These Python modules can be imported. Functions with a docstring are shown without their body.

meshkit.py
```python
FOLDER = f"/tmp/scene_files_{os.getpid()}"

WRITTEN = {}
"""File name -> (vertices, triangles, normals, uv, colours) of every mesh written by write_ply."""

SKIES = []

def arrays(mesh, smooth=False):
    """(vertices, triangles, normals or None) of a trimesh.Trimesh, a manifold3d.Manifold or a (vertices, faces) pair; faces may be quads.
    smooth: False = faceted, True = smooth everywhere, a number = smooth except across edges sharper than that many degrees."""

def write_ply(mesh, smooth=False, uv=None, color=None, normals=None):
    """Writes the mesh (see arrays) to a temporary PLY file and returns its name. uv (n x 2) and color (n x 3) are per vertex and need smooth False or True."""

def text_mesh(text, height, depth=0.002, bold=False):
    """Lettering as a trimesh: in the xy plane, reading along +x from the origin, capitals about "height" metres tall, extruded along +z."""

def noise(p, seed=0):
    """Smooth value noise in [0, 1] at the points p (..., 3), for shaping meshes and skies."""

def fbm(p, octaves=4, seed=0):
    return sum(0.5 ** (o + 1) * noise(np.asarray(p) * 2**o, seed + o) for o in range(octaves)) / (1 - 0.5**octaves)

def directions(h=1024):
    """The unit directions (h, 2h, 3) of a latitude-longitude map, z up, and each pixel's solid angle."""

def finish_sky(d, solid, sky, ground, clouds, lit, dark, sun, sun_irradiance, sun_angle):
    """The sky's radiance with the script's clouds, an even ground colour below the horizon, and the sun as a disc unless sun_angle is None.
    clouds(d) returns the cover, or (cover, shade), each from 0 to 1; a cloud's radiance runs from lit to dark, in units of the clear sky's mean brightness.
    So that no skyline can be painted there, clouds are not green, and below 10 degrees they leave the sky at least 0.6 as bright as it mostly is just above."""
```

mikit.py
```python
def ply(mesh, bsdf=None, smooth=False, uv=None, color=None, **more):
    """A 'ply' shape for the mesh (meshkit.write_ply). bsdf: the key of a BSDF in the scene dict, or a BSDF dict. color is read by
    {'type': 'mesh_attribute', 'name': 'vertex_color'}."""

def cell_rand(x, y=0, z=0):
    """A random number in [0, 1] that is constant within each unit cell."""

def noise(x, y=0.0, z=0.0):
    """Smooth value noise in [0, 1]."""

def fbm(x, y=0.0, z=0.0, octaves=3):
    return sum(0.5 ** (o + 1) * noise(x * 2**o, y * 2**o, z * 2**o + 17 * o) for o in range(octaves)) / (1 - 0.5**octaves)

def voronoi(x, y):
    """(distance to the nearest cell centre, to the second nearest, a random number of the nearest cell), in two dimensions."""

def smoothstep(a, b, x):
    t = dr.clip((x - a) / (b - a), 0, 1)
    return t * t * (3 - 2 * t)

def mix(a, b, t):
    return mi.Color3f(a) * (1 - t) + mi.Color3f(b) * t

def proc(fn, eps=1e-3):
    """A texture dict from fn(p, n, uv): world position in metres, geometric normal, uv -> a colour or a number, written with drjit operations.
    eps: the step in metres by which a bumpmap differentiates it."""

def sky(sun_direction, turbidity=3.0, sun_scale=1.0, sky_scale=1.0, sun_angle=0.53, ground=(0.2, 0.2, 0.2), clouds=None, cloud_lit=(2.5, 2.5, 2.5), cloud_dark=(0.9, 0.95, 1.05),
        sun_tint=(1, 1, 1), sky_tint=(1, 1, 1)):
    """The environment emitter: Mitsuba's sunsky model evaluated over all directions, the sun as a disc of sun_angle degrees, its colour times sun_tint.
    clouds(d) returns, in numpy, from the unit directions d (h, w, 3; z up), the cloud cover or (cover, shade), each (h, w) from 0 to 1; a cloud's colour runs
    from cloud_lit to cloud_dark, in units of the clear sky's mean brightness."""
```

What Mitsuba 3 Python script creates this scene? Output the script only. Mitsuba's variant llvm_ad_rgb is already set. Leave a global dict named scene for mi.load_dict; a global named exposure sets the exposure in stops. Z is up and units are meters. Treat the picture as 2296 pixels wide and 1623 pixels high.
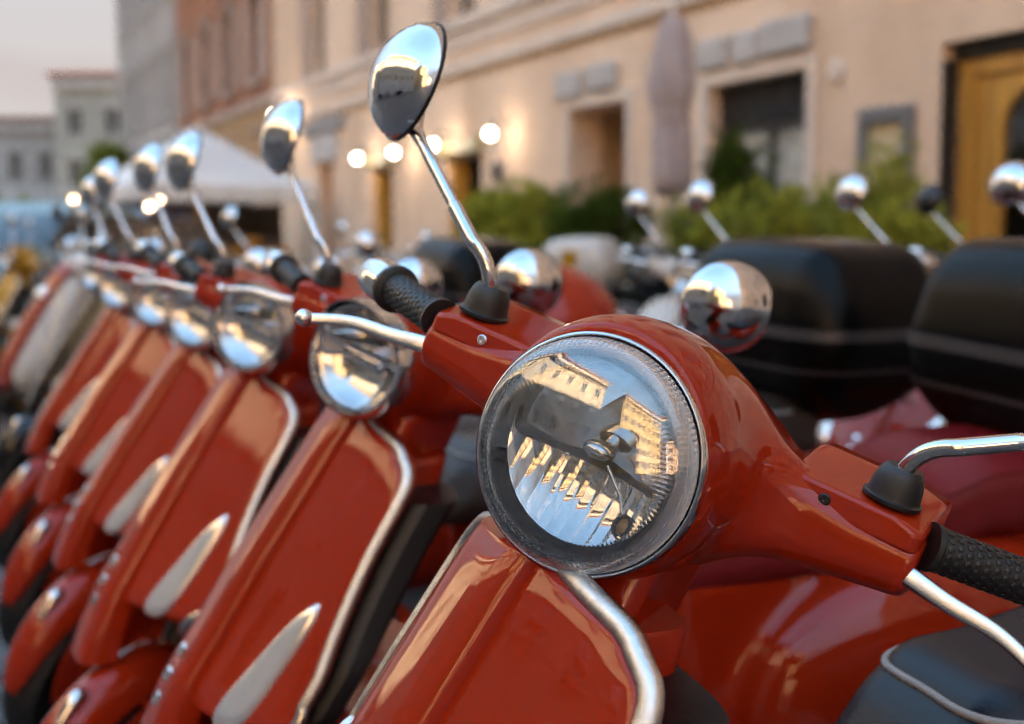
import math, random, numpy as np, trimesh, drjit as dr, mitsuba as mi, mikit, meshkit
import shapely.geometry as sg, shapely.affinity as sa
from mikit import proc, noise, fbm, voronoi, cell_rand, smoothstep, mix
T = mi.ScalarTransform4f
scene, labels = {}, {}
rng = np.random.default_rng(7)

# ------------------------------------------------------------------ camera, sky, exposure
FPX, CX, CY, EYE = 2800.0, 1147.5, 811.5, 1.12          # focal length and centre in a 2295 x 1623 picture, eye height
PITCH = math.atan(281.5 / FPX)
scene['camera'] = {'type': 'thinlens', 'fov': math.degrees(2 * math.atan(CX / FPX)), 'fov_axis': 'x', 'aperture_radius': 0.0053,
                   'focus_distance': 0.91, 'near_clip': 0.05, 'far_clip': 2000.0,
                   'to_world': T().look_at(origin=[0, 0, EYE], target=[0, math.cos(PITCH), EYE - math.sin(PITCH)], up=[0, 0, 1])}


def haze_cover(d):
    """a pale veil low over the town, thinning to blue overhead, with a few wisps"""
    z = np.clip(d[..., 2], 0, 1)
    n = meshkit.fbm(d * [3.0, 3.0, 9.0] + 5, 4, 3)
    wisps = np.clip((n - 0.56) * 4, 0, 1) * np.exp(-((z - 0.6) / 0.3) ** 2) * 0.3
    return np.clip(0.97 * np.exp(-(z / 0.55) ** 4) + wisps, 0, 1), np.clip(0.5 + 0 * z, 0, 1)


SUN = (0.93, 0.12, 0.43)
scene['sky'] = mikit.sky(SUN, turbidity=3.0, sun_scale=0.72, clouds=haze_cover, cloud_lit=(0.196, 0.163, 0.157), cloud_dark=(0.162, 0.136, 0.131), sun_tint=(0.88, 0.9, 0.93), sky_tint=(1.1, 0.99, 0.82), ground=(0.2, 0.19, 0.17))
exposure = 5.55

# ------------------------------------------------------------------ materials


def rgb(*c): return {'type': 'rgb', 'value': list(c)}


def mat(name, d): scene['mat_' + name] = d; return 'mat_' + name


def grain(c, amount=0.12, f=6.0, f2=40.0):
    c = np.array(c, float)
    return proc(lambda p, n, uv: mi.Color3f(*c.tolist()) * (1 - amount + 2 * amount * (0.65 * fbm(p.x * f, p.y * f, p.z * f, 3) + 0.35 * noise(p.x * f2, p.y * f2, p.z * f2))))


def glossy(name, c, ior=1.5, amount=0.05, f=9.0):
    return mat(name, {'type': 'plastic', 'diffuse_reflectance': grain(c, amount, f), 'int_ior': ior, 'nonlinear': True})


def rough(name, c, alpha=0.3, amount=0.12, f=6.0, ior=1.5):
    return mat(name, {'type': 'roughplastic', 'diffuse_reflectance': grain(c, amount, f), 'alpha': alpha, 'int_ior': ior, 'nonlinear': True})


def matte(name, c, amount=0.14, f=4.0, f2=30.0):
    return mat(name, {'type': 'twosided', 'b': {'type': 'diffuse', 'reflectance': grain(c, amount, f, f2)}})


def plaster(name, c, stain=(0.75, 0.72, 0.7), f=0.6):
    c0 = np.array(c); c1 = c0 * np.array(stain)

    def fn(p, n, uv):
        a = fbm(p.x * f, p.y * f, p.z * f * 0.5, 4)
        s = fbm(p.x * 3 + p.y * 3, p.z * 0.4, 3.0, 3)
        g = noise(p.x * 25, p.y * 25, p.z * 25)
        return mix(c0.tolist(), c1.tolist(), smoothstep(0.35, 0.75, 0.6 * a + 0.4 * s)) * (0.93 + 0.14 * g)
    return mat(name, {'type': 'twosided', 'b': {'type': 'diffuse', 'reflectance': proc(fn)}})




def red_fn(p, n, uv):
    dust = smoothstep(0.62, 0.95, noise(p.x * 420, p.y * 420, p.z * 420)) * (0.25 + 0.75 * dr.clip(n.z, 0, 1)) * (0.3 + 0.7 * fbm(p.x * 9, p.y * 9, p.z * 9, 2))
    tone = 0.94 + 0.12 * fbm(p.x * 5, p.y * 5, p.z * 5, 3)
    return mix([0.49, 0.039, 0.007], [0.42, 0.28, 0.22], 0.16 * dust) * tone


PAINT = mat('red_paint', {'type': 'plastic', 'diffuse_reflectance': proc(red_fn), 'int_ior': 1.45, 'nonlinear': True})
WHITEP = glossy('white_paint', (0.74, 0.7, 0.66), 1.5)
GREYP = glossy('grey_paint', (0.34, 0.34, 0.35), 1.5)
BLACKP = glossy('black_paint', (0.012, 0.012, 0.014), 1.5)
YELLOWP = glossy('yellow_paint', (0.6, 0.36, 0.03), 1.5)
TEALP = glossy('teal_paint', (0.22, 0.33, 0.34), 1.5)
BLUEP = glossy('blue_paint', (0.02, 0.035, 0.10), 1.5)
REDCASE = PAINT
CHROME = mat('chrome', {'type': 'twosided', 'b': {'type': 'conductor', 'material': 'Al', 'specular_reflectance': 0.72}})
REFLECTOR = mat('reflector_coating', {'type': 'twosided', 'b': {'type': 'conductor', 'material': 'Al', 'specular_reflectance': 0.62}})
CHROME_SOFT = mat('chrome_soft', {'type': 'twosided', 'b': {'type': 'roughconductor', 'material': 'Al', 'alpha': 0.10, 'specular_reflectance': 0.8}})
MIRROR = mat('mirror_glass', {'type': 'conductor', 'material': 'Ag', 'specular_reflectance': 0.85})
ALU = mat('aluminium', {'type': 'roughconductor', 'material': 'Al', 'alpha': proc(lambda p, n, uv: 0.16 + 0.16 * fbm(p.x * 90, p.y * 90, p.z * 90, 3)),
                        'specular_reflectance': proc(lambda p, n, uv: mi.Color3f(0.86, 0.83, 0.78) * (0.72 + 0.28 * fbm(p.x * 160, p.y * 160, p.z * 160, 3)))})
LEVER = mat('lever_metal', {'type': 'roughconductor', 'material': 'Al', 'alpha': 0.14, 'specular_reflectance': 0.82})
RUBBER = rough('rubber', (0.022, 0.021, 0.021), 0.28, 0.2, 30)
DARKPL = rough('dark_plastic', (0.012, 0.012, 0.013), 0.22, 0.15, 12)
CASEPL = rough('case_plastic', (0.004, 0.004, 0.004), 0.12, 0.1, 8, 1.22)
CASESTRIP = rough('case_strip', (0.085, 0.082, 0.09), 0.2)


def leather_bump(p, n, uv):
    return 0.00035 * fbm(p.x * 420, p.y * 420, p.z * 420, 2)


LEATHER = mat('navy_leather', {'type': 'bumpmap', 'arbitrary': proc(leather_bump, 4e-4), 'scale': 1.0,
                               'b': {'type': 'roughplastic', 'diffuse_reflectance': rgb(0.006, 0.008, 0.014), 'alpha': 0.17, 'int_ior': 1.38}})
BLACKM = matte('matt_black', (0.012, 0.012, 0.012))
LEATHER_B = rough('brown_leather', (0.075, 0.055, 0.046), 0.3)
LEATHER_R = rough('crimson_leather', (0.26, 0.02, 0.024), 0.28, ior=1.35)
LEATHER_G = rough('grey_leather', (0.3, 0.26, 0.24), 0.3)
PIPING = rough('white_piping', (0.5, 0.46, 0.43), 0.25)
TYRE = rough('tyre_rubber', (0.016, 0.016, 0.016), 0.4)
LENS2 = mat('plain_lens', {'type': 'dielectric', 'int_ior': 1.5, 'ext_ior': 1.0})
LENS = mat('lens_glass', {'type': 'dielectric', 'int_ior': 2.25, 'ext_ior': 1.0})
PANE_SHOP = mat('shop_pane', {'type': 'thindielectric', 'int_ior': 2.3})
PANE = mat('window_pane', {'type': 'thindielectric', 'int_ior': 1.5})
INDIC = mat('indicator_lens', {'type': 'principled', 'base_color': rgb(0.8, 0.75, 0.7), 'roughness': 0.13, 'metallic': 0.72, 'clearcoat': 1.0, 'clearcoat_gloss': 0.95})
TAIL = glossy('tail_lens', (0.35, 0.01, 0.012))
YLENS = glossy('yellow_lens', (0.6, 0.34, 0.05))
STEEL = mat('steel', {'type': 'roughconductor', 'material': 'Cr', 'alpha': 0.2})
BULBGLASS = rough('bulb_amber', (0.5, 0.3, 0.1), 0.1)
PEACH = plaster('peach_plaster', (0.87, 0.63, 0.455), (0.78, 0.74, 0.71), 0.8)
PEACH_TRIM = plaster('peach_trim', (0.77, 0.62, 0.51), (0.9, 0.87, 0.85), 1.5)
OCHRE_LINE = plaster('ochre_line', (0.46, 0.28, 0.15), (0.85, 0.8, 0.75), 1.5)
STONE = plaster('pale_stone', (0.56, 0.5, 0.46), (0.8, 0.8, 0.8), 4.0)
GREYSTONE = plaster('grey_stone', (0.36, 0.34, 0.33), (0.85, 0.85, 0.85), 4.0)
TERRA = plaster('terracotta_plaster', (0.42, 0.2, 0.125), (0.8, 0.78, 0.76))
TERRA_L = plaster('pink_plaster', (0.5, 0.36, 0.29), (0.85, 0.82, 0.8))
GREYB = plaster('grey_plaster', (0.44, 0.38, 0.34), (0.8, 0.8, 0.8))
CREAMB = plaster('cream_plaster', (0.40, 0.36, 0.30), (0.86, 0.84, 0.82))
YELLOWB = plaster('yellow_plaster', (0.40, 0.30, 0.17), (0.86, 0.82, 0.75))
TANB = plaster('tan_plaster', (0.36, 0.32, 0.27), (0.87, 0.85, 0.82))
NICHE = plaster('niche_plaster', (0.5, 0.33, 0.19), (0.9, 0.86, 0.8))
SHUTTER = rough('dark_shutter', (0.022, 0.019, 0.02), 0.4)
GREYSHUT = matte('grey_shutter', (0.2, 0.17, 0.15))
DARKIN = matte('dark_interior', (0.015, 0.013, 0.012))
CURTAIN = matte('grey_curtain', (0.72, 0.68, 0.62))


def wood_fn(p, n, uv):
    g = fbm(p.x * 14 + p.y * 14, p.z * 1.2, 2.0, 4)
    r = noise((p.x + p.y) * 90, p.z * 3.0, 1.0)
    return mix([0.66, 0.34, 0.06], [0.44, 0.2, 0.035], smoothstep(0.3, 0.75, g)) * (0.88 + 0.24 * r)


WOOD = mat('golden_wood', {'type': 'roughplastic', 'diffuse_reflectance': proc(wood_fn), 'alpha': 0.2})
CANVAS = mat('white_canvas', {'type': 'principledthin', 'base_color': grain((0.82, 0.79, 0.76), 0.06, 5), 'roughness': 0.8, 'diff_trans': 0.5})
MAUVE = matte('mauve_canvas', (0.44, 0.35, 0.335), 0.12, 6)
CREAMSIGN = rough('cream_board', (0.62, 0.52, 0.3), 0.3)
MENUP = matte('menu_paper', (0.6, 0.47, 0.3), 0.15, 9)
MENUF = rough('menu_frame', (0.3, 0.29, 0.3), 0.25)


def leafmat(name, c, c2):
    def fn(p, n, uv):
        return mix(list(c), list(c2), noise(p.x * 9, p.y * 9, p.z * 9)) * (0.7 + 0.6 * cell_rand(p.x * 30, p.y * 30, p.z * 30))
    return mat(name, {'type': 'principledthin', 'base_color': proc(fn), 'roughness': 0.5, 'diff_trans': 0.7, 'spec_trans': 0.0})


LEAF = leafmat('hedge_leaf', (0.18, 0.20, 0.025), (0.44, 0.41, 0.06))
LEAF_D = leafmat('dark_leaf', (0.03, 0.055, 0.01), (0.07, 0.10, 0.015))
LEAF_M = leafmat('mid_leaf', (0.09, 0.12, 0.02), (0.33, 0.33, 0.06))
BARK = matte('bark', (0.09, 0.065, 0.045))
POT = rough('planter_pot', (0.14, 0.1, 0.08), 0.4)


def cobble_fn(p, n, uv):
    a, b, r = voronoi(p.x * 9.0, p.y * 9.0)
    return mix([0.028, 0.026, 0.025], [0.085, 0.08, 0.078], smoothstep(0.02, 0.16, b - a)) * (0.65 + 0.7 * r)


def cobble_h(p, n, uv):
    a, b, r = voronoi(p.x * 9.0, p.y * 9.0)
    return 0.012 * smoothstep(0.0, 0.25, b - a)


COBBLE = mat('cobbles', {'type': 'twosided', 'b': {'type': 'bumpmap', 'arbitrary': proc(cobble_h, 2e-3), 'scale': 1.0, 'b': {'type': 'roughplastic', 'diffuse_reflectance': proc(cobble_fn), 'alpha': 0.35}}})
PAVE = matte('pavement_stone', (0.17, 0.16, 0.15), 0.2, 2.0)
ROOF = matte('roof_tile', (0.3, 0.13, 0.08), 0.25, 6)

# ------------------------------------------------------------------ mesh helpers


def place(m): return T(np.asarray(m, float).tolist())


def key_for(name, parent=None):
    base = f'{parent}__{name}' if parent else name
    k, i = base, 0
    while k in scene or k in USED:
        i += 1; k = f'{base}_{i:03d}'
    USED.add(k)
    return k


USED = set()


def add(name, shape, m, parent=None, to_world=None):
    k = key_for(name, parent)
    d = {**shape, 'bsdf': {'type': 'ref', 'id': m}}
    if to_world is not None: d['to_world'] = place(to_world)
    scene[k] = d
    return k


def thing(name, label, cat, group=None, kind=None):
    k = key_for(name)
    say(k, label, cat, group, kind)
    return k


def say(k, label=None, cat=None, group=None, kind=None):
    d = labels.setdefault(k, {})
    for a, b in (('label', label), ('category', cat), ('group', group), ('kind', kind)):
        if b: d[a] = b


def ply(m, smooth=35): return mikit.ply(m, None, smooth)


def plyn(v, f, n):
    return {'type': 'ply', 'filename': meshkit.write_ply((v, f), normals=n), 'face_normals': False}


def cat(*ms): return trimesh.util.concatenate([m for m in ms])


def box(c, h, rot=None):
    m = trimesh.creation.box(extents=2 * np.array(h, float))
    if rot is not None: m.apply_transform(rot)
    m.apply_translation(c)
    return m


def bevel_box(lo, hi, r=0.01):
    import manifold3d as m3
    lo, hi = np.array(lo, float), np.array(hi, float)
    r = min(r, 0.49 * (hi - lo).min())
    pts = []
    for s in np.ndindex(2, 2, 2):
        c = np.where(np.array(s) == 0, lo, hi); sg_ = np.where(np.array(s) == 0, 1, -1)
        for k in range(3):
            o = sg_ * r; o = o.astype(float); o[k] = 0
            pts.append(c + o)
    q = m3.Manifold.hull_points(np.array(pts)).to_mesh()
    return trimesh.Trimesh(np.array(q.vert_properties)[:, :3], np.array(q.tri_verts), process=False)


def frames(p):
    p = np.asarray(p, float); t = np.gradient(p, axis=0); t /= np.linalg.norm(t, axis=1, keepdims=True) + 1e-12
    a = np.cross(t[0], [0, 0, 1]); a = np.cross(t[0], [1, 0, 0]) if np.linalg.norm(a) < 0.1 else a
    out = []
    for i in range(len(p)):
        a = a - (a @ t[i]) * t[i]; a /= np.linalg.norm(a); out.append((a.copy(), np.cross(t[i], a)))
    return t, out


def spline(pts, n=24):
    from scipy.interpolate import CubicSpline
    pts = np.asarray(pts, float); s = np.r_[0, np.cumsum(np.linalg.norm(np.diff(pts, axis=0), axis=1))]
    return CubicSpline(s, pts)(np.linspace(0, s[-1], n))


def loft(rows, closed_ends=True):
    """rows: (n, k, 3) closed rings"""
    rows = np.asarray(rows, float); n, k = rows.shape[:2]
    i, j = np.meshgrid(np.arange(n - 1), np.arange(k), indexing='ij')
    a, b, c, d = i * k + j, i * k + (j + 1) % k, (i + 1) * k + (j + 1) % k, (i + 1) * k + j
    f = np.vstack([np.stack([a, b, c], -1).reshape(-1, 3), np.stack([a, c, d], -1).reshape(-1, 3)])
    v = rows.reshape(-1, 3)
    if closed_ends:
        v = np.vstack([v, rows[0].mean(0), rows[-1].mean(0)]); q = np.arange(k)
        f = np.vstack([f, np.stack([(q + 1) % k, q, 0 * q + n * k], -1), np.stack([(n - 1) * k + q, (n - 1) * k + (q + 1) % k, 0 * q + n * k + 1], -1)])
    m = trimesh.Trimesh(v, f, process=False)
    if m.volume < 0: m.invert()
    return m


def tube(pts, r, sides=14, flat=1.0, roundends=True):
    p = np.asarray(pts, float); r = np.broadcast_to(np.asarray(r, float), (len(p),)).copy()
    if roundends:
        t0, t1 = p[0] - p[1], p[-1] - p[-2]; t0 /= np.linalg.norm(t0); t1 /= np.linalg.norm(t1)
        p = np.vstack([p[0] + t0 * r[0] * 0.6, p[0] + t0 * r[0] * 0.45, p, p[-1] + t1 * r[-1] * 0.45, p[-1] + t1 * r[-1] * 0.6])
        r = np.r_[r[0] * 0.4, r[0] * 0.8, r, r[-1] * 0.8, r[-1] * 0.4]
    t, fr = frames(p); a = np.arange(sides) * 2 * np.pi / sides
    return loft([p[i] + r[i] * (np.cos(a)[:, None] * fr[i][0] + flat * np.sin(a)[:, None] * fr[i][1]) for i in range(len(p))])


def lathe(profile, n=64, axis=2):
    """profile: (radius, along) pairs -> surface of revolution about z (or x when axis=0)"""
    pr = np.asarray(profile, float); a = np.arange(n) * 2 * np.pi / n
    rows = [np.stack([max(r, 1e-5) * np.cos(a), max(r, 1e-5) * np.sin(a), 0 * a + h], -1) for r, h in pr]
    m = loft(rows, closed_ends=True)
    if axis == 0: m.vertices = m.vertices[:, [2, 0, 1]]
    return m


def ring_lathe(profile, n=96, axis=0):
    """closed profile (a solid ring)"""
    pr = np.asarray(profile, float); k = len(pr); a = np.arange(n) * 2 * np.pi / n
    v = np.stack([pr[:, 0][None] * np.cos(a)[:, None], pr[:, 0][None] * np.sin(a)[:, None], np.broadcast_to(pr[:, 1], (n, k))], -1).reshape(-1, 3)
    i, j = np.meshgrid(np.arange(n), np.arange(k), indexing='ij')
    A, B, C, D = i * k + j, i * k + (j + 1) % k, ((i + 1) % n) * k + (j + 1) % k, ((i + 1) % n) * k + j
    f = np.vstack([np.stack([A, B, C], -1).reshape(-1, 3), np.stack([A, C, D], -1).reshape(-1, 3)])
    m = trimesh.Trimesh(v, f, process=False)
    if m.volume < 0: m.invert()
    if axis == 0: m.vertices = m.vertices[:, [2, 0, 1]]
    return m


def rotm(ax, a):
    return trimesh.transformations.rotation_matrix(a, ax)


def align(m, frm, to, at=(0, 0, 0)):
    m = m.copy(); m.apply_transform(trimesh.geometry.align_vectors(frm, to)); m.apply_translation(at); return m


# --- implicit surfaces: surface nets with vertices pulled onto the surface and exact normals


def ell(p, c, s):
    q = (p - np.array(c)) / np.array(s); k0 = np.linalg.norm(q, axis=1) + 1e-9; k1 = np.linalg.norm(q / np.array(s), axis=1) + 1e-9
    return k0 * (k0 - 1) / k1


def rbox(p, c, h, r):
    q = np.abs(p - np.array(c)) - (np.array(h) - r)
    return np.linalg.norm(np.maximum(q, 0), axis=1) + np.minimum(q.max(1), 0) - r


def smin(a, b, k):
    h = np.clip(0.5 + 0.5 * (b - a) / k, 0, 1); return b * (1 - h) + a * h - k * h * (1 - h)


def smax(a, b, k): return -smin(-a, -b, k)


def grad(f, p, e=4e-4):
    g = np.empty_like(p)
    for k in range(3):
        d = np.zeros(3); d[k] = e; g[:, k] = (f(p + d) - f(p - d)) / (2 * e)
    return g


def surf(f, lo, hi, h):
    ax = [np.arange(lo[k], hi[k] + h, h) for k in range(3)]
    n = [len(a) for a in ax]
    G = np.stack(np.meshgrid(*ax, indexing='ij'), -1).reshape(-1, 3)
    F = np.concatenate([f(c) for c in np.array_split(G, max(1, len(G) // 400000))]).reshape(n)
    S = F < 0
    shp = [m - 1 for m in n]
    cnt = np.zeros(shp, np.float32); acc = np.zeros(shp + [3], np.float32)
    quads = []
    for d in range(3):
        a = [slice(None)] * 3; b = [slice(None)] * 3; a[d] = slice(0, -1); b[d] = slice(1, None)
        fa, fb, sa_, sb = F[tuple(a)], F[tuple(b)], S[tuple(a)], S[tuple(b)]
        I = np.argwhere(sa_ != sb)
        if len(I) == 0: continue
        va, vb = fa[tuple(I.T)], fb[tuple(I.T)]; t = va / (va - vb)
        pos = np.stack([ax[k][I[:, k]] for k in range(3)], -1); pos[:, d] += t * h
        o = [k for k in range(3) if k != d]
        ok = np.ones(len(I), bool); cells = []
        for da, db in ((0, 0), (-1, 0), (-1, -1), (0, -1)):
            C = I.copy(); C[:, o[0]] += da; C[:, o[1]] += db; cells.append(C)
            ok &= np.all((C >= 0) & (C < np.array(shp)), axis=1)
        for C in cells:
            np.add.at(cnt, tuple(C[ok].T), 1); np.add.at(acc, tuple(C[ok].T), pos[ok])
        q = np.stack([np.ravel_multi_index(tuple(C[ok].T), shp) for C in cells], -1)
        fl = sa_[tuple(I[ok].T)] == (d != 1)
        q = np.where(fl[:, None], q, q[:, ::-1]); quads.append(q)
    q = np.vstack(quads); ids = np.unique(q); mp = np.full(np.prod(shp), -1); mp[ids] = np.arange(len(ids))
    v = (acc.reshape(-1, 3)[ids] / cnt.reshape(-1)[ids][:, None]).astype(float); q = mp[q]
    for _ in range(4):
        g = grad(f, v); st = f(v)[:, None] * g / np.maximum((g * g).sum(1, keepdims=True), 1e-3)
        v = v - np.clip(st, -0.5 * h, 0.5 * h)
    nrm = grad(f, v); nrm /= np.linalg.norm(nrm, axis=1, keepdims=True) + 1e-12
    fc = np.vstack([q[:, [0, 1, 2]], q[:, [0, 2, 3]]])
    fn = np.cross(v[fc[:, 1]] - v[fc[:, 0]], v[fc[:, 2]] - v[fc[:, 0]])
    if (fn * nrm[fc[:, 0]]).sum() < 0: fc = fc[:, ::-1]
    return v, fc, nrm


def surf_ply(f, lo, hi, h): return plyn(*surf(f, lo, hi, h))


# ------------------------------------------------------------------ the scooter: meshes in its own frame
# body frame: x forward, y to the rider's left, z up from the ground; head frame: the same axes, origin at the headlight, turned with the bars
RAKE = math.radians(26)
STEM = np.array([-0.03, 0, 0.9605]); AXIS = np.array([-math.sin(RAKE), 0, math.cos(RAKE)])
HEAD_AT = np.array([-0.13, 0, 0]); HEAD_PITCH = math.radians(-16.5)


def lin(x, xs, ys): return np.interp(x, xs, ys)


def smooth_interp(xs, ys):
    from scipy.interpolate import PchipInterpolator
    f = PchipInterpolator(xs, ys)
    return lambda x: f(np.clip(x, xs[0], xs[-1]))


ARM_BOT = smooth_interp([0, .05, .075, .10, .17, .2145], [-.062, -.052, -.045, -.036, -.024, -.017])
ARM_TOP = smooth_interp([0, .05, .075, .10, .17, .2145], [.07, .064, .055, .045, .033, .030])
ARM_FRONT = smooth_interp([0, .06, .12, .2145], [-.075, -.088, -.098, -.107])


def f_headset(p, k2=1.0):
    x, y, z = p.T; ya = np.abs(y)
    xc = x + .05; sx = np.where(xc > 0, .108, .155)
    q = np.stack([xc / sx, y / (.0925 * k2), (z - .005) / (.0965 * k2)], -1)
    k0 = np.linalg.norm(q, axis=1) + 1e-9; k1 = np.linalg.norm(q / np.stack([sx, 0 * x + .0925 * k2, 0 * x + .0965 * k2], -1), axis=1) + 1e-9
    shell = k0 * (k0 - 1) / k1
    lo, hi, fr = ARM_BOT(ya), ARM_TOP(ya), ARM_FRONT(ya)
    zc, hz = (lo + hi) / 2, (hi - lo) / 2; hx = .043 + .02 * np.clip(1 - ya / .12, 0, 1); xc = fr - hx
    r = np.minimum(.026, hz * .9)
    a = np.stack([np.abs(x - xc) - (hx - r), np.abs(z - zc) - (hz - r)], -1)
    arm = np.linalg.norm(np.maximum(a, 0), axis=1) + np.minimum(a.max(1), 0) - r
    arm = smax(arm, ya - .2145, .008)
    d = smin(shell, arm, .05)
    d = smax(d, x + .001, .004)
    return smax(d, -np.maximum(np.hypot(y, z) - .0805 * k2, -.075 - x), .002)


def f_cover(p):
    x, y, z = p.T; q = np.stack([x, np.abs(y), z], -1)
    d = rbox(q, (-.158, .161, .030), (.0525, .0515, .030), .010)
    top = (z - .0575) * .93 + (np.maximum(x, -.172) + .172) * .30 + np.maximum(np.abs(y) - .19, 0) * .25
    low = .0165 - z + (.0 + np.maximum(.135 - np.abs(y), 0) * .35)
    return smax(smax(d, top, .004), low, .003)


def f_neck(p):
    x, y, z = p.T
    return rbox(np.stack([x + .25 * (z + .06), y, z], -1), (-.118, 0, -.098), (.066, .062, .052), .016)


def smooth01(t):
    t = np.clip(t, 0, 1); return t * t * (3 - 2 * t)


MESH = {}
MESH['headset'] = surf_ply(f_headset, (-.23, -.235, -.085), (.02, .235, .115), .0035)


def f_cover_one(s):
    def f(p):
        return np.maximum(f_cover(p), .004 - s * p[:, 1])
    return f


for s, nm in ((1, 'coverL'), (-1, 'coverR')):
    MESH[nm] = surf_ply(f_cover_one(s), (-.22, min(s * .1, s * .22), 0.0), (-.095, max(s * .1, s * .22), .07), .0022)
MESH['headset2'] = surf_ply(lambda p: f_headset(p, .85), (-.23, -.235, -.085), (.02, .235, .115), .0045)
MESH['neck'] = surf_ply(f_neck, (-.21, -.075, -.165), (-.02, .075, -.035), .004)

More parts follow.
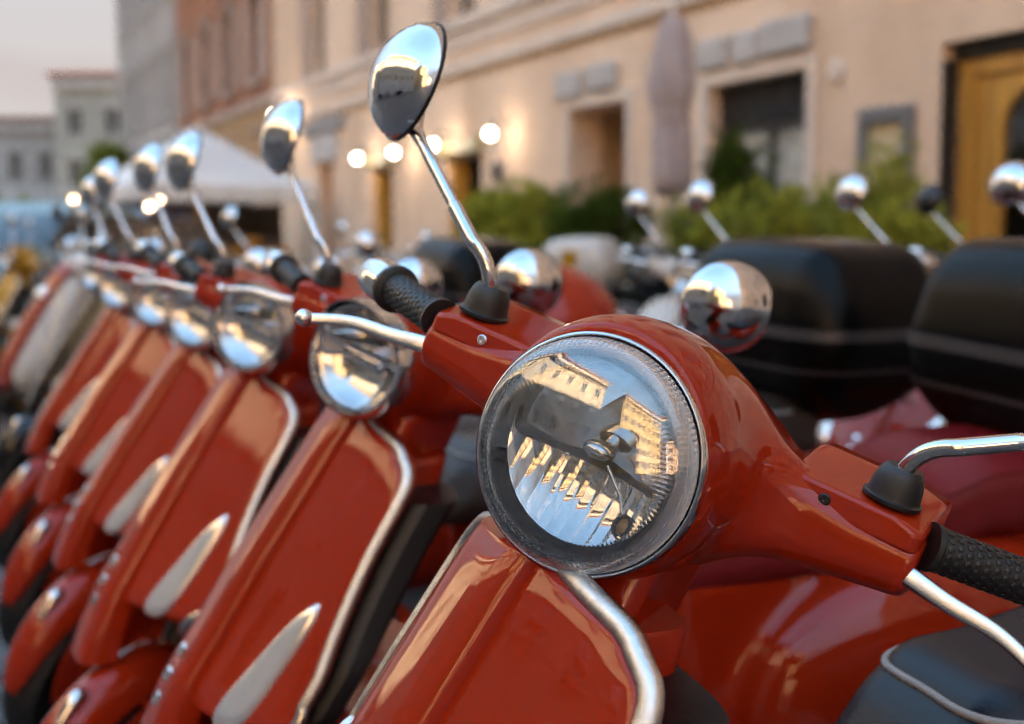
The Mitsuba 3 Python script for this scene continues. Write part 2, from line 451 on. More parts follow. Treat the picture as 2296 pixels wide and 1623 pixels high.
# mirror boots, stalks, heads
BOOT = [(.0, 0), (.0195, 0), (.0198, .0025), (.0178, .0035), (.0172, .006), (.0165, .012), (.0150, .017), (.0135, .0205), (.0112, .0228), (.0060, .0232), (0, .0232)]
boot = lathe([(r * 1.1, h * 1.15) for r, h in BOOT], 48)
ST_B, ST_E = np.array([-.1058, .1805, .0820]), np.array([-.1618, .3283, .1661])
MIR_C = np.array([-.1637, .3604, .2057])
ST_U = (ST_E - ST_B) / np.linalg.norm(ST_E - ST_B)
for s, nm in ((1, 'L'), (-1, 'R')):
    fl = np.array([1, s, 1.0])
    MESH['boot' + nm] = ply(align(boot, [0, 0, 1], np.array([.12, 0, 1.0]), np.array([-.130, .1795, .0430]) * fl), 40)
    path = []
    Q0, Q1, Q2 = np.array([-.1265, .1795, .056]), np.array([-.1165, .1795, .0855]), ST_B + ST_U * .030
    for t in np.linspace(0, 1, 22): path.append(((1 - t) ** 2 * Q0 + 2 * t * (1 - t) * Q1 + t * t * Q2) * fl)
    path = np.array(path + [(ST_B + ST_U * k) * fl for k in np.linspace(.036, .075, 8)])
    MESH['sleeve' + nm] = ply(tube(path, .0064, 28), 40)
    a, b = path[-1], (ST_E + ST_U * .012) * fl
    MESH['stalk' + nm] = ply(tube(np.array([a + (b - a) * k for k in np.linspace(0, 1, 6)]), .0054, 28), 40)
    c = (ST_E - ST_U * .018) * fl
    MESH['socket' + nm] = ply(tube(np.array([c, c + ST_U * fl * .012, c + ST_U * fl * .024]), [.0056, .0062, .0066], 24), 40)
    # head: a shallow chrome dish, its open side towards the rider
    dish = [(0, .038), (.010, .0371), (.020, .0345), (.030, .0300), (.040, .0230), (.047, .0155), (.0515, .0078), (.0530, .0015), (.0532, 0), (.0520, -.0015), (.0500, -.0010), (.0490, .0015), (.046, .010), (.03, .025), (0, .033)]
    dm = lathe(dish, 96); dm.apply_scale([1.0, 1.02, 1.0])
    axis = np.array([.80, .60, .02]) * fl; dm.apply_scale([1.04, 1.04, 1.0])
    at = MIR_C * fl - axis * .010
    MESH['dish' + nm] = ply(align(dm, [0, 0, 1], axis, at), 60)
    gl = lathe([(0, .001), (.0525, .0006), (.0525, -.0008), (0, .0004)], 64)
    MESH['glass' + nm] = ply(align(gl, [0, 0, 1], axis, at), 60)
    rim = ring_lathe([(.0515, -.0022), (.0564, -.0022), (.0568, .0), (.0562, .0016), (.0545, .0008)], 96, axis=2)
    MESH['mrim' + nm] = ply(align(rim, [0, 0, 1], axis, at), 60)
    nk = tube(np.array([ST_E + (MIR_C - ST_E) * k for k in (-.05, .12, .26, .36)]) * fl, [.0066, .0092, .0120, .008], 24)
    MESH['mneck' + nm] = ply(nk, 40)

# grips
G0, G1 = np.array([-.1267, .2143, .0245]), np.array([-.1830, .3000, .0245]); GU = (G1 - G0) / np.linalg.norm(G1 - G0); GL = np.linalg.norm(G1 - G0)
grip = lathe([(0, 0), (.0178, 0), (.0178, .004), (.0155, .006), (.0155, GL - .004), (.0195, GL - .003), (.0222, GL - .001), (.0222, GL + .004), (.0195, GL + .0055), (0, GL + .0055)], 48)
barend = lathe([(0, GL + .0055), (.0185, GL + .0055), (.0202, GL + .0075), (.0206, GL + .032), (.0200, GL + .049), (.0172, GL + .0565), (.0110, GL + .0600), (0, GL + .0612)], 48)
stud = lathe([(.0026, 0), (.0026, .0006), (.0014, .0011), (0, .0012)], 12)
for s, nm in ((1, 'L'), (-1, 'R')):
    fl = np.array([1, s, 1.0]); u = GU * fl
    MESH['grip' + nm] = ply(align(grip, [0, 0, 1], u, G0 * fl), 30)
    MESH['barend' + nm] = ply(align(barend, [0, 0, 1], u, G0 * fl), 40)
    X = np.cross(u, [0, 0, 1]); X /= np.linalg.norm(X); Y = np.cross(u, X); ss = []
    for i in range(12):
        for j in range(16):
            a = 2 * math.pi * (j + .5 * (i % 2)) / 16; o = math.cos(a) * X + math.sin(a) * Y
            ss.append(align(stud, [0, 0, 1], o, G0 * fl + u * (.010 + .0075 * i) + o * .0154))
    MESH['studs' + nm] = ply(cat(*ss), 30)
    P = np.array([[-.118, .205, .002], [-.1125, .216, .0012], [-.108, .245, -.003], [-.106, .278, -.0062], [-.099, .302, -.0125], [-.0916, .3166, -.0178]]) * fl
    cur = spline(P, 30); w = lin(np.linspace(0, 1, 30), [0, .12, .3, .6, .9, 1], [.0085, .0075, .0066, .0058, .0048, .0045])
    t, fr = frames(cur); rows = []; aa = np.arange(20) * 2 * math.pi / 20
    for i in range(30):
        up = np.array([-.25, 0, 1.0]); up -= up @ t[i] * t[i]; up /= np.linalg.norm(up); si = np.cross(t[i], up)
        ca, sa_ = np.cos(aa), np.sin(aa)
        rows.append(cur[i] + w[i] * (1.0 * np.sign(ca) * np.abs(ca) ** .75)[:, None] * up + w[i] * (.62 * np.sign(sa_) * np.abs(sa_) ** .75)[:, None] * si)
    ball = trimesh.creation.icosphere(3, .0078); ball.apply_translation(P[-1] + (P[-1] - P[-2]) / np.linalg.norm(P[-1] - P[-2]) * .004)
    MESH['lever' + nm] = ply(cat(loft(rows), ball), 50)
    sc = lathe([(0, 0), (.0046, 0), (.0046, .0008), (.0036, .0018), (.0017, .0018), (.0015, .0006), (0, .0004)], 24)
    P0 = np.array([[-.16, .1405 if s > 0 else -.160, .0265]])
    for _ in range(200):
        P0[0, 0] += .0005
        if f_cover(P0)[0] > 0: break
    gn = grad(f_cover, P0)[0]; gn /= np.linalg.norm(gn)
    MESH['screw' + nm] = ply(align(sc, [0, 0, 1], gn, P0[0]), 30)
    sw = bevel_box((-.215, .13, .0), (-.20, .20, .03), .004); sw.vertices *= fl
    if s < 0: sw.invert()
    MESH['switch' + nm] = ply(sw, 30)

# headlight of the nearest kind: ribbed clear lens over a fluted reflector
NR = 125


def rib_lens():
    n = NR * 6; a = np.arange(n) * 2 * math.pi / n
    tri = .5 - .5 * np.cos(a * NR)          # 0..1 rib wave
    dome = lambda r: .0345 - (.16 - math.sqrt(.16 ** 2 - r * r))
    rs = [.066, .060, .052, .043, .034, .025, .016, .008, .003, .0003]
    outer = [(.0806, .000), (.0811, .003), (.0805, .0072), (.0790, .0112), (.0764, .0148), (.0730, .0172), (.0695, .0187)] + [(r, dome(r)) for r in rs]
    inner = [(r, dome(r) - .0028) for r in rs[::-1]] + [(.0690, .0160), (.0720, .0145), (.0745, .0122), (.0763, .0092), (.0774, .0055), (.0778, .002), (.0778, .0)]
    depth = [0] * 9 + [.0002, .0010, .0019, .0021, .0021, .0020, .0012, 0]
    rows = [np.stack([0 * a + h, r * np.cos(a), r * np.sin(a)], -1) for r, h in outer]
    for (r, h), dp in zip(inner, depth):
        rr = r - dp * tri * .7; hh = h - dp * tri * .7
        rows.append(np.stack([hh, rr * np.cos(a), rr * np.sin(a)], -1))
    return loft(rows + [rows[0]], closed_ends=False)


MESH['lens'] = ply(rib_lens(), True)
MESH['rim'] = ply(ring_lathe([(.0805, -.006), (.0815, .0012), (.0832, .0026), (.0848, .0015), (.0856, -.002), (.0856, -.010), (.0805, -.012)], 160), 50)
MESH['ribring'] = ply(ring_lathe([(.0776, .0), (.0748, .0032), (.0738, .0030), (.0768, -.002), (.0790, -.005), (.0798, -.003)], 160), 50)


def reflector():
    """a dish whose lower half is cut into upright flutes; one strip of mesh per flute so that the ridges stay sharp"""
    V, F, N, at = [], [], [], 0
    rad, wf = .0625, .0104

    def dish(y, z): return -.0300 + 5.6 * (y * y + z * z)

    def strip(Y, Z, X):
        nonlocal at
        n, m = Y.shape; v = np.stack([X, Y, Z], -1).reshape(-1, 3); i, j = np.meshgrid(np.arange(n - 1), np.arange(m - 1), indexing='ij')
        b = i * m + j; f = np.vstack([np.stack([b, b + 1, b + m + 1], -1).reshape(-1, 3), np.stack([b, b + m + 1, b + m], -1).reshape(-1, 3)])
        t = trimesh.Trimesh(v, f, process=False)
        if t.face_normals[:, 0].mean() < 0: f = f[:, ::-1]
        nn = np.zeros_like(v); fn = np.cross(v[f[:, 1]] - v[f[:, 0]], v[f[:, 2]] - v[f[:, 0]])
        for k in range(3): np.add.at(nn, f[:, k], fn)
        V.append(v); F.append(f + at); N.append(nn / (np.linalg.norm(nn, axis=1, keepdims=True) + 1e-15)); at += len(v)
    for k in range(-6, 6):
        y = np.linspace(k * wf, (k + 1) * wf, 13); y = np.clip(y, -rad + 1e-4, rad - 1e-4)
        t = np.linspace(0, 1, 50)
        zl = -np.sqrt(np.maximum(rad ** 2 - y ** 2, 1e-8)); Z = zl[None] * t[:, None] - .010 * (1 - t[:, None]) * np.minimum(1, -zl[None] / .03)
        Y = np.broadcast_to(y, Z.shape); u = (Y - (k + .5) * wf) / wf
        strip(Y, Z, dish(Y, Z) + .0030 * (.25 - u * u))
    for a0, a1 in ((-11, 191),):
        a = np.radians(np.linspace(a0, a1, 160)); r = np.linspace(.0, .0595, 40)
        Y, Z = r[:, None] * np.cos(a)[None], r[:, None] * np.sin(a)[None]; ac = np.radians((a0 + a1) / 2)
        strip(Y, Z, -.0300 + 2.6 * (Y * Y + Z * Z) + .26 * np.maximum(Z, -.012) - .0003)
    return np.vstack(V), np.vstack(F), np.vstack(N)


MESH['reflector'] = plyn(*reflector())
MESH['bezel'] = ply(ring_lathe([(.0772, -.004), (.0740, .0010), (.0690, -.003), (.0640, -.0065), (.0625, -.0095), (.0625, -.014), (.078, -.016)], 160), 40)
cap = lathe([(0, .020), (.006, .0195), (.0115, .017), (.0140, .0125), (.0145, .004), (.0140, .004), (.0130, .012), (.010, .016), (0, .018)], 48, axis=0); cap.apply_transform(np.diag([.8, .8, .45, 1])); cap.apply_translation([-.022, .002, .004])
capst = cat(tube(np.array([[-.016, .012, -.004], [-.016, .028, -.018], [-.016, .038, -.034]]), .0013, 10), tube(np.array([[-.030, .002, .004], [-.018, .002, .004]]), .006, 20))
MESH['bulbcap'] = ply(cat(cap, capst), 40)
MESH['parkring'] = ply(align(ring_lathe([(.0055, 0), (.0085, 0), (.0088, .002), (.0075, .0035), (.0058, .003)], 32, axis=2), [0, 0, 1], [.85, -.35, .3], (-.013, .040, -.036)), 40)
MESH['parkbulb'] = ply(align(lathe([(0, .003), (.003, .0025), (.0055, .0005), (.0055, 0), (0, 0)], 24), [0, 0, 1], [.85, -.35, .3], (-.013, .040, -.036)), 40)
MESH['bowl'] = ply(ring_lathe([(.0800, -.004), (.078, -.02), (.055, -.052), (.0003, -.056), (.0003, -.058), (.058, -.054), (.082, -.02), (.0825, -.004)], 96, axis=0), True)

# headlight of the other kind: chrome bezel with a peak and a bar across
MESH['bez2'] = ply(ring_lathe([(.0700, -.006), (.0705, .0085), (.0735, .0150), (.0785, .0158), (.0835, .0110), (.0862, .0020), (.0862, -.012), (.0800, -.014)], 128), 50)


def peak():
    rows = []
    for a in np.linspace(math.radians(30), math.radians(150), 30):
        k = max(0.0, math.sin((a - math.radians(30)) / math.radians(120) * math.pi)) ** .6
        sec = [(.0868, -.03), (.0890, -.012), (.0885, .008), (.0845, .017 + .019 * k), (.0832, .017 + .018 * k), (.0850, .006), (.0850, -.012)]
        rows.append([(h, r * math.cos(a), r * math.sin(a)) for r, h in sec])
    return loft(rows)


MESH['peak'] = ply(peak(), 40)
MESH['lens2'] = ply(ring_lathe([(.0704, .007), (.0640, .0115), (.05, .0155), (.03, .0185), (.012, .0194), (.0003, .0196), (.0003, .0178), (.012, .0176), (.03, .0168), (.05, .0138), (.0630, .0100), (.0702, .0055)], 96), True)
MESH['refl2'] = ply(ring_lathe([(.0705, .004), (.066, .0005), (.055, -.0065), (.043, -.0125), (.03, -.017), (.015, -.0198), (.0003, -.0205), (.0003, -.0225), (.03, -.019), (.06, -.006), (.0715, .002)], 96, axis=0), True)
MESH['bar2'] = ply(cat(bevel_box((-.004, -.066, .006), (.005, .066, .017), .003), bevel_box((-.012, -.034, -.010), (.003, .034, .003), .004)), 30)
MESH['cap2'] = ply(lathe([(0, -.004), (.010, -.006), (.014, -.011), (.014, -.020), (0, -.021)], 32, axis=0), 40)

# fork group in the body frame (turned about the steering axis)
AXLE = np.array([.27, 0, .20])


def f_fender(p):
    x, y, z = p.T
    xr = x - .255
    q = np.stack([xr / np.where(xr > 0, .225, .19), y / .082, (z - .245) / .215], -1)
    k0 = (np.abs(q[:, 0]) ** 2.1 + np.abs(q[:, 1]) ** 2.4 + np.abs(q[:, 2]) ** 2.1 + 1e-12) ** (1 / 2.2)
    d = (k0 - 1) * .072
    d = smax(d, .205 - z - .05 * np.clip(xr, -.05, .25), .02)
    inner = np.maximum(np.hypot(x - AXLE[0], z - AXLE[2]) - .208, np.abs(y) - .056)
    return smax(d, -inner, .006)


MESH['fender'] = surf_ply(f_fender, (.02, -.11, .12), (.52, .11, .49), .008)


def fender_top(x):
    lo, hi = .25, .50
    for _ in range(40):
        m = (lo + hi) / 2
        if f_fender(np.array([[x, 0, m]]))[0] < 0: lo = m
        else: hi = m
    return lo


fx = np.linspace(.235, .385, 14); crest = np.array([[x, 0, fender_top(x) + .010] for x in fx]); crest = np.vstack([crest, [[.402, 0, fender_top(.402) + .004], [.418, 0, fender_top(.418) - .001]]])
MESH['crest'] = ply(tube(spline(crest, 30), lin(np.linspace(0, 1, 30), [0, .1, .6, .9, 1], [.006, .0115, .0115, .0125, .008]), 14), 50)


def wheel(at, r=.205, w=.05):
    tp = [(r - .075, -w * .8), (r - .05, -w), (r - .018, -w * .95), (r - .004, -w * .55), (r, 0), (r - .004, w * .55), (r - .018, w * .95), (r - .05, w), (r - .075, w * .8)]
    ty = ring_lathe(tp, 72, axis=2); ty.vertices = ty.vertices[:, [0, 2, 1]]; ty.apply_translation(at); ty.fix_normals()
    rp = [(0, -w * .45), (.035, -w * .6), (.05, -w * .35), (r - .085, -w * .4), (r - .074, -w * .8), (r - .07, -w * .8), (r - .07, w * .8), (r - .074, w * .8), (r - .085, w * .4), (.05, w * .35), (.035, w * .6), (0, w * .45)]
    ri = lathe(rp, 60); ri.vertices = ri.vertices[:, [0, 2, 1]]; ri.apply_translation(at); ri.fix_normals()
    return ply(ty, 40), ply(ri, 40)


MESH['ftyre'], MESH['frim'] = wheel(AXLE, .198, .046)
MESH['rtyre'], MESH['rrim'] = wheel(np.array([-.98, 0, .205]))
MESH['fork'] = ply(cat(tube(np.array([[.20, -.072, .30], [.23, -.074, .25], [.27, -.074, .20], [.27, -.03, .20]]), [.026, .026, .022, .02], 16), tube(np.array([[.12, 0, .56], [.19, 0, .38]]), .024, 16)), 40)

# body: leg shield, horn cover, trims
XS = smooth_interp([.24, .45, .55, .628, .736, .84, .88, .905], [.27, .31, .283, .238, .172, .104, .078, .060])
WS = smooth_interp([.54, .553, .575, .62, .67, .76, .83, .850, .862, .874, .883, .890, .897, .903], [.175, .198, .212, .211, .200, .184, .176, .166, .150, .132, .104, .080, .060, .045])


def sweep(y):
    t = np.maximum(np.abs(y) - .045, 0); return .35 * t + .5 * t * t


def shield_x(y, z): return XS(z) - sweep(np.asarray(y))


def shield():
    zs = np.r_[np.linspace(.54, .80, 20), np.linspace(.81, .903, 20)]; us = np.linspace(-1, 1, 33); rows = []
    for z in zs:
        w = float(WS(z)); y = us * w; x = shield_x(y, z) - .004 * np.abs(us) ** 8 - .02 * max(0, (.56 - z) / .02) ** 2
        fr = np.stack([x, y, 0 * y + z], -1); bk = np.stack([x[::-1] - .016, y[::-1] * .985, 0 * y + z], -1)
        rows.append(np.vstack([fr, bk]))
    return loft(rows)


MESH['shield'] = ply(shield(), 40)


def slab(z0, z1, hw, x0, x1, n=16, p=.35, tilt=0.0):
    """a rounded upright body behind the shield: half-width hw(z), from x0(z) to x1(z)"""
    rows = []
    a = np.arange(48) * 2 * math.pi / 48
    for i, z in enumerate(np.linspace(z0, z1, n)):
        sh = 1.0; cx, hx = (x0(z) + x1(z)) / 2, (x1(z) - x0(z)) / 2
        ca, sa_ = np.cos(a), np.sin(a)
        yy = hw(z) * np.sign(sa_) * np.abs(sa_) ** p
        X = cx + hx * sh * np.sign(ca) * np.abs(ca) ** p - sweep(yy) * np.clip(ca * 2 + .5, 0, 1)
        rows.append(np.stack([X, hw(z) * sh * np.sign(sa_) * np.abs(sa_) ** p, z + tilt * (X - x1(z))], -1))
    return loft(rows)


MESH['liner'] = ply(slab(.55, .812, lambda z: float(WS(z)) * .95, lambda z: float(XS(z)) - .165, lambda z: float(XS(z)) - .026, n=24, p=.45), 40)
MESH['apron'] = ply(slab(.24, .562, lambda z: .15 + .02 * (z - .24) / .3, lambda z: -.06 + .05 * (z - .24), lambda z: .035 + .15 * smooth01((z - .40) / .15), n=16, p=.5), 40)
MESH['collar'] = ply(slab(.795, .846, lambda z: .074 - .25 * max(0, z - .835), lambda z: -.050 + .25 * (.846 - z), lambda z: float(XS(z)) - .02, n=8, p=.28), 40)


def tie():
    zs = np.r_[np.linspace(.455, .885, 40), [.893, .899, .903, .9055, .9068]]; rows = []; a = np.linspace(0, math.pi, 61)
    for i, z in enumerate(zs):
        k = 1.0 if z <= .885 else math.sqrt(max(0.0, 1 - ((z - .885) / .0225) ** 2)) * .14 + .86
        w = float(lin(z, [.455, .60, .91], [.054, .048, .044]))
        pr = float(lin(z, [.455, .52, .60, .91], [.036, .028, .026, .026])) - .024 * (1 - k)
        ca, sa_ = np.cos(a), np.sin(a)
        y = w * np.sign(ca) * np.abs(ca) ** .5; x = float(XS(z)) - .010 + (pr + .010) * np.abs(sa_) ** .62
        rows.append(np.vstack([np.stack([x, y, 0 * y + z], -1), [[float(XS(z)) - .02, -w, z], [float(XS(z)) - .02, w, z]]]))
    return loft(rows)


MESH['tie'] = ply(tie(), 32)
for i, z in enumerate((.602, .573, .543)):
    x = float(XS(z)) + .024
    b = bevel_box((-.004, -.010, -.009), (.006, .010, .009), .003); b.apply_transform(rotm([0, 1, 0], -.55)); b.apply_translation([x, 0, z])
    MESH[f'square{i}'] = ply(b, 30)


def trim_path(s):
    zs = np.r_[np.linspace(.545, .80, 20), np.linspace(.812, .899, 16), [.9035]]
    w = WS(zs); p = np.stack([shield_x(w, zs) - .009, s * (w + .000), zs + .001], -1)
    return p


for s, nm in ((1, 'L'), (-1, 'R')):
    p = trim_path(s)
    MESH['trim' + nm] = ply(tube(p[4:], .0074, 18), 50)
    MESH['widetrim' + nm] = ply(tube(p[4:], .0092, 20), 50)
    e = np.array([p[4], p[2], p[0] + [.002, -s * .002, 0], p[0] + [-.004, -s * .012, -.024]])
    MESH['trimend' + nm] = ply(tube(spline(e, 12), [.0076] * 10 + [.007, .006], 16), 50)


def f_indicator(s):
    def f(p):
        x, y, z = p.T
        zc = .625; t = np.clip((z - (zc - .075)) / .15, 0, 1)
        hw = .0225 * (1 - t) ** .55 + .006
        yc = s * (.126 + .036 * t)
        q = np.stack([(x - XS(z) + sweep(y)) / .012, (y - yc) / hw, (z - zc) / .078], -1)
        k = (np.abs(q[:, 0]) ** 2.5 + np.abs(q[:, 1]) ** 2.5 + np.abs(q[:, 2]) ** 5) ** (1 / 2.6)
        return (k - 1) * .009
    return f


for s, nm in ((1, 'L'), (-1, 'R')):
    MESH['ind' + nm] = surf_ply(f_indicator(s), (.12, s * .135 - .07, .53), (.30, s * .135 + .07, .72), .0035)


def f_rear(p):
    q = np.stack([p[:, 0], np.abs(p[:, 1]), p[:, 2]], -1)
    d = rbox(q, (-.70, 0, .50), (.35, .105, .19), .07)
    d = smin(d, ell(q, (-.84, .135, .46), (.37, .105, .215)), .05)
    d = smin(d, ell(q, (-1.10, 0, .57), (.22, .14, .14)), .06)
    wheel_ = np.maximum(np.hypot(p[:, 0] + .98, p[:, 2] - .205) - .225, np.abs(p[:, 1]) - .065)
    return smax(smax(d, p[:, 2] - .695, .02), -wheel_, .01)


MESH['rear'] = surf_ply(f_rear, (-1.36, -.26, .20), (-.30, .26, .72), .013)
MESH['floor'] = ply(bevel_box((-.42, -.20, .235), (.20, .20, .285), .02), 30)
MESH['mat'] = ply(bevel_box((-.36, -.15, .288), (.12, .15, .296), .004), 30)


SEAT_BACK = .005


def f_seat(p):
    x, y, z = p.T
    x = x + SEAT_BACK; x = x - .75 * np.clip(.725 - z, 0, .14) * np.clip((x + .75) / .3, 0, 1); w = .088 + .05 * np.clip((-.33 - x) / .35, 0, 1)
    top = .752 + .022 * np.clip((-.42 - x) / .2, 0, 1) + .028 * smooth01((-.78 - x) / .12)
    q = np.stack([x, y * (.115 / w), z - (top - .762)], -1)
    d = rbox(q, (-.715, 0, .690), (.405, .115, .072), .055)
    return d * .8


MESH['seat'] = surf_ply(f_seat, (-1.21, -.18, .56), (-.20, .18, .83), .009)
pp = []
for a in np.linspace(0, 1, 90):
    if a < .36: x, y = -1.02 + (a / .36) * .60, .16
    elif a < .64: th = (a - .36) / .28 * math.pi; x, y = -.42 + .12 * math.sin(th), .16 * math.cos(th)
    else: x, y = -.42 - (a - .64) / .36 * .60, -.16
    pp.append([x, y, .728 + .02 * np.clip((-.42 - x) / .2, 0, 1) + .026 * smooth01((-.78 - x) / .12)])
pp = np.array(pp); pp[:, 0] -= SEAT_BACK
for _ in range(30):
    g = grad(f_seat, pp); g[:, 2] = 0; pp -= .6 * f_seat(pp)[:, None] * g / np.maximum((g * g).sum(1, keepdims=True), .05)
MESH['piping'] = ply(tube(spline(pp[::2], 160), .0042, 10), 50)
MESH['tail'] = ply(bevel_box((-1.345, -.055, .50), (-1.29, .055, .58), .02), 40)
MESH['plate'] = ply(bevel_box((-1.365, -.08, .36), (-1.36, .08, .47), .002), 30)
MESH['rack'] = ply(cat(*[tube(spline(np.array([[-.98, s * .09, .69], [-1.06, s * .09, .755], [-1.42, s * .085, .765]]), 12), .008, 10) for s in (-1, 1)], tube(np.array([[-1.42, -.09, .765], [-1.42, .09, .765]]), .008, 10)), 40)
MESH['stand'] = ply(tube(np.array([[-.36, .10, .25], [-.33, .20, .10], [-.30, .235, .012]]), .011, 10), 40)
# top case
CASE_C = np.array([-1.18, 0, .915])


def f_case(p, seam, upper):
    x, y, z = (p - CASE_C).T
    k = 1 - .48 * np.clip((-z + .01) / .19, 0, 1) ** 2 - .10 * smooth01((z - .02) / .14)
    d = rbox(np.stack([x / k, y / k, z - .012 * np.cos(y * 7)], -1), (0, 0, 0), (.20, .252, .19), .10) * .85
    return smax(d, (seam - z) if upper else (z - seam), .005)


def f_dome(p):
    x, y, z = (p - CASE_C).T
    d = ell(np.stack([x, y, z], -1), (0, 0, -.01), (.23, .235, .185))
    return smax(d, .022 - z, .006)


MESH['dome'] = surf_ply(f_dome, CASE_C - [.25, .26, .05], CASE_C + [.25, .26, .22], .011)
MESH['lid'] = surf_ply(lambda p: f_case(p, .028, True), CASE_C - [.25, .30, .24], CASE_C + [.25, .30, .24], .011)
MESH['casebody'] = surf_ply(lambda p: f_case(p, .018, False), CASE_C - [.25, .30, .24], CASE_C + [.25, .30, .24], .011)


def case_band(z0, z1, off):
    rows = []; a = np.arange(96) * 2 * math.pi / 96
    for z, o in ((z0, -.01), (z0, off), (z1, off), (z1, -.01)):
        pts = []
        for t in a:
            lo, hi = .05, .4
            for _ in range(24):
                m = (lo + hi) / 2; q = CASE_C + np.array([m * math.cos(t), m * math.sin(t), z])
                if f_case(q[None], .0 if z > 0 else .5, z > 0)[0] < 0 and f_case(q[None], -.5, True)[0] < 0: lo = m
                else: hi = m
            pts.append(CASE_C + np.array([(lo + o) * math.cos(t), (lo + o) * math.sin(t), z]))
        rows.append(pts)
    return loft(rows)


MESH['caseband'] = ply(case_band(.012, .034, .003), 40)
MESH['caseband2'] = ply(case_band(-.055, -.047, .003), 40)

# ------------------------------------------------------------------ placing scooters


def rot3(ax, a): return rotm(ax, a)[:3, :3]


def m4(Rm, t):
    m = np.eye(4); m[:3, :3] = Rm; m[:3, 3] = t; return m


def scooter(x, y, heading, lean, steer, label, group=None, paint=None, lamp=2, case=None, seat=None, name='red_scooter', drop=0.0, pitch=None):
    """x, y: where the steering head stands; heading, lean (to the rider's left) and steer (to the left) in degrees"""
    paint = paint or PAINT; seat = seat or LEATHER
    Rb = rot3([0, 0, 1], math.radians(heading)) @ rot3([1, 0, 0], -math.radians(lean))
    sw = np.array([x, y, STEM[2] * math.cos(math.radians(lean))])
    B = m4(Rb, sw - Rb @ STEM)
    Rs = Rb @ rot3(AXIS, math.radians(steer)); F = m4(Rs, sw - Rs @ STEM)
    Rh = Rs @ rot3([0, 1, 0], HEAD_PITCH if pitch is None else math.radians(pitch)); Hd = m4(Rh, sw - Rh @ (HEAD_AT if lamp == 2 else HEAD_AT + [.035, 0, 0]))
    k = thing(name, label, 'scooter', group)
    h = add('headset', MESH['headset' if lamp == 1 else 'headset2'], paint, k, Hd)
    add('brake_reservoir_cover', MESH['coverL'], paint, k, Hd); add('brake_reservoir_cover', MESH['coverR'], paint, k, Hd)
    add('neck', MESH['neck'], paint, k, Hd)
    if lamp == 1:
        l = add('headlight', MESH['bowl'], DARKPL, k, Hd)
        add('lens', MESH['lens'], LENS, l, Hd); add('rim', MESH['rim'], CHROME, l, Hd); add('ribbed_ring', MESH['ribring'], CHROME_SOFT, l, Hd)
        add('bezel', MESH['bezel'], BLACKM, l, Hd)
        add('reflector', MESH['reflector'], REFLECTOR, l, Hd); add('bulb_shield', MESH['bulbcap'], CHROME, l, Hd)
        add('grommet', MESH['parkring'], RUBBER, l, Hd); add('parking_bulb', MESH['parkbulb'], BULBGLASS, l, Hd)
    else:
        L2 = Hd @ np.diag([1, .85, .85, 1.0])
        l = add('headlight', MESH['refl2'], REFLECTOR, k, L2)
        add('bezel', MESH['bez2'], CHROME, l, L2); add('peak', MESH['peak'], CHROME, l, L2); add('lens', MESH['lens2'], LENS2, l, L2)
        add('crossbar', MESH['bar2'], CHROME, l, L2); add('bulb_shield', MESH['cap2'], STEEL, l, L2)
    for s in ('L', 'R'):
        st = add('mirror_stalk', MESH['stalk' + s], CHROME, k, Hd)
        add('rubber_boot', MESH['boot' + s], RUBBER, st, Hd); add('sleeve', MESH['sleeve' + s], CHROME, st, Hd); add('collar', MESH['socket' + s], CHROME, st, Hd)
        mr = add('mirror', MESH['dish' + s], DARKPL if paint == BLACKP else CHROME, k, Hd)
        add('glass', MESH['glass' + s], MIRROR, mr, Hd); add('rim', MESH['mrim' + s], DARKPL, mr, Hd); add('socket', MESH['mneck' + s], CHROME, mr, Hd)
        g = add('grip', MESH['grip' + s], RUBBER, k, Hd)
        sk = add('studs', MESH['studs' + s], RUBBER, g, Hd); say(sk, kind='stuff')
        add('bar_end', MESH['barend' + s], CHROME, g, Hd)
        add('brake_lever', MESH['lever' + s], LEVER, k, Hd)
        sc = add('screw', MESH['screw' + s], DARKPL if s == 'L' else STEEL, k, Hd)
        add('switch', MESH['switch' + s], DARKPL, k, Hd)
    fe = add('front_fender', MESH['fender'], paint, k, F); add('crest', MESH['crest'], CHROME, fe, F)
    wh = add('front_wheel', MESH['frim'], STEEL, k, F); add('tyre', MESH['ftyre'], TYRE, wh, F); add('fork', MESH['fork'], DARKPL, k, F)
    sh = add('leg_shield', MESH['shield'], paint, k, B)
    add('horn_cover', MESH['tie'], paint, k, B)
    for i in range(3): add('chrome_square', MESH[f'square{i}'], CHROME, k, B)
    for s in ('L', 'R'):
        t = add('shield_trim', MESH[('widetrim' if lamp == 1 and s == 'L' else 'trim') + s], ALU, k, B); add('trim_end', MESH['trimend' + s], CHROME, t, B)
        add('turn_indicator', MESH['ind' + s], INDIC, k, B)
    add('shield_liner', MESH['liner'], DARKPL, k, B); add('column_collar', MESH['collar'], paint, k, B); add('front_apron', MESH['apron'], paint, k, B)
    add('rear_body', MESH['rear'], paint, k, B); fl = add('footboard', MESH['floor'], paint, k, B); add('rubber_mat', MESH['mat'], RUBBER, fl, B)
    se = add('seat', MESH['seat'], seat, k, B); add('piping', MESH['piping'], LEATHER_R if seat == LEATHER_R else PIPING, se, B)
    add('tail_light', MESH['tail'], TAIL, k, B)
    wh = add('rear_wheel', MESH['rrim'], STEEL, k, B); add('tyre', MESH['rtyre'], TYRE, wh, B)
    add('side_stand', MESH['stand'], STEEL, k, B)
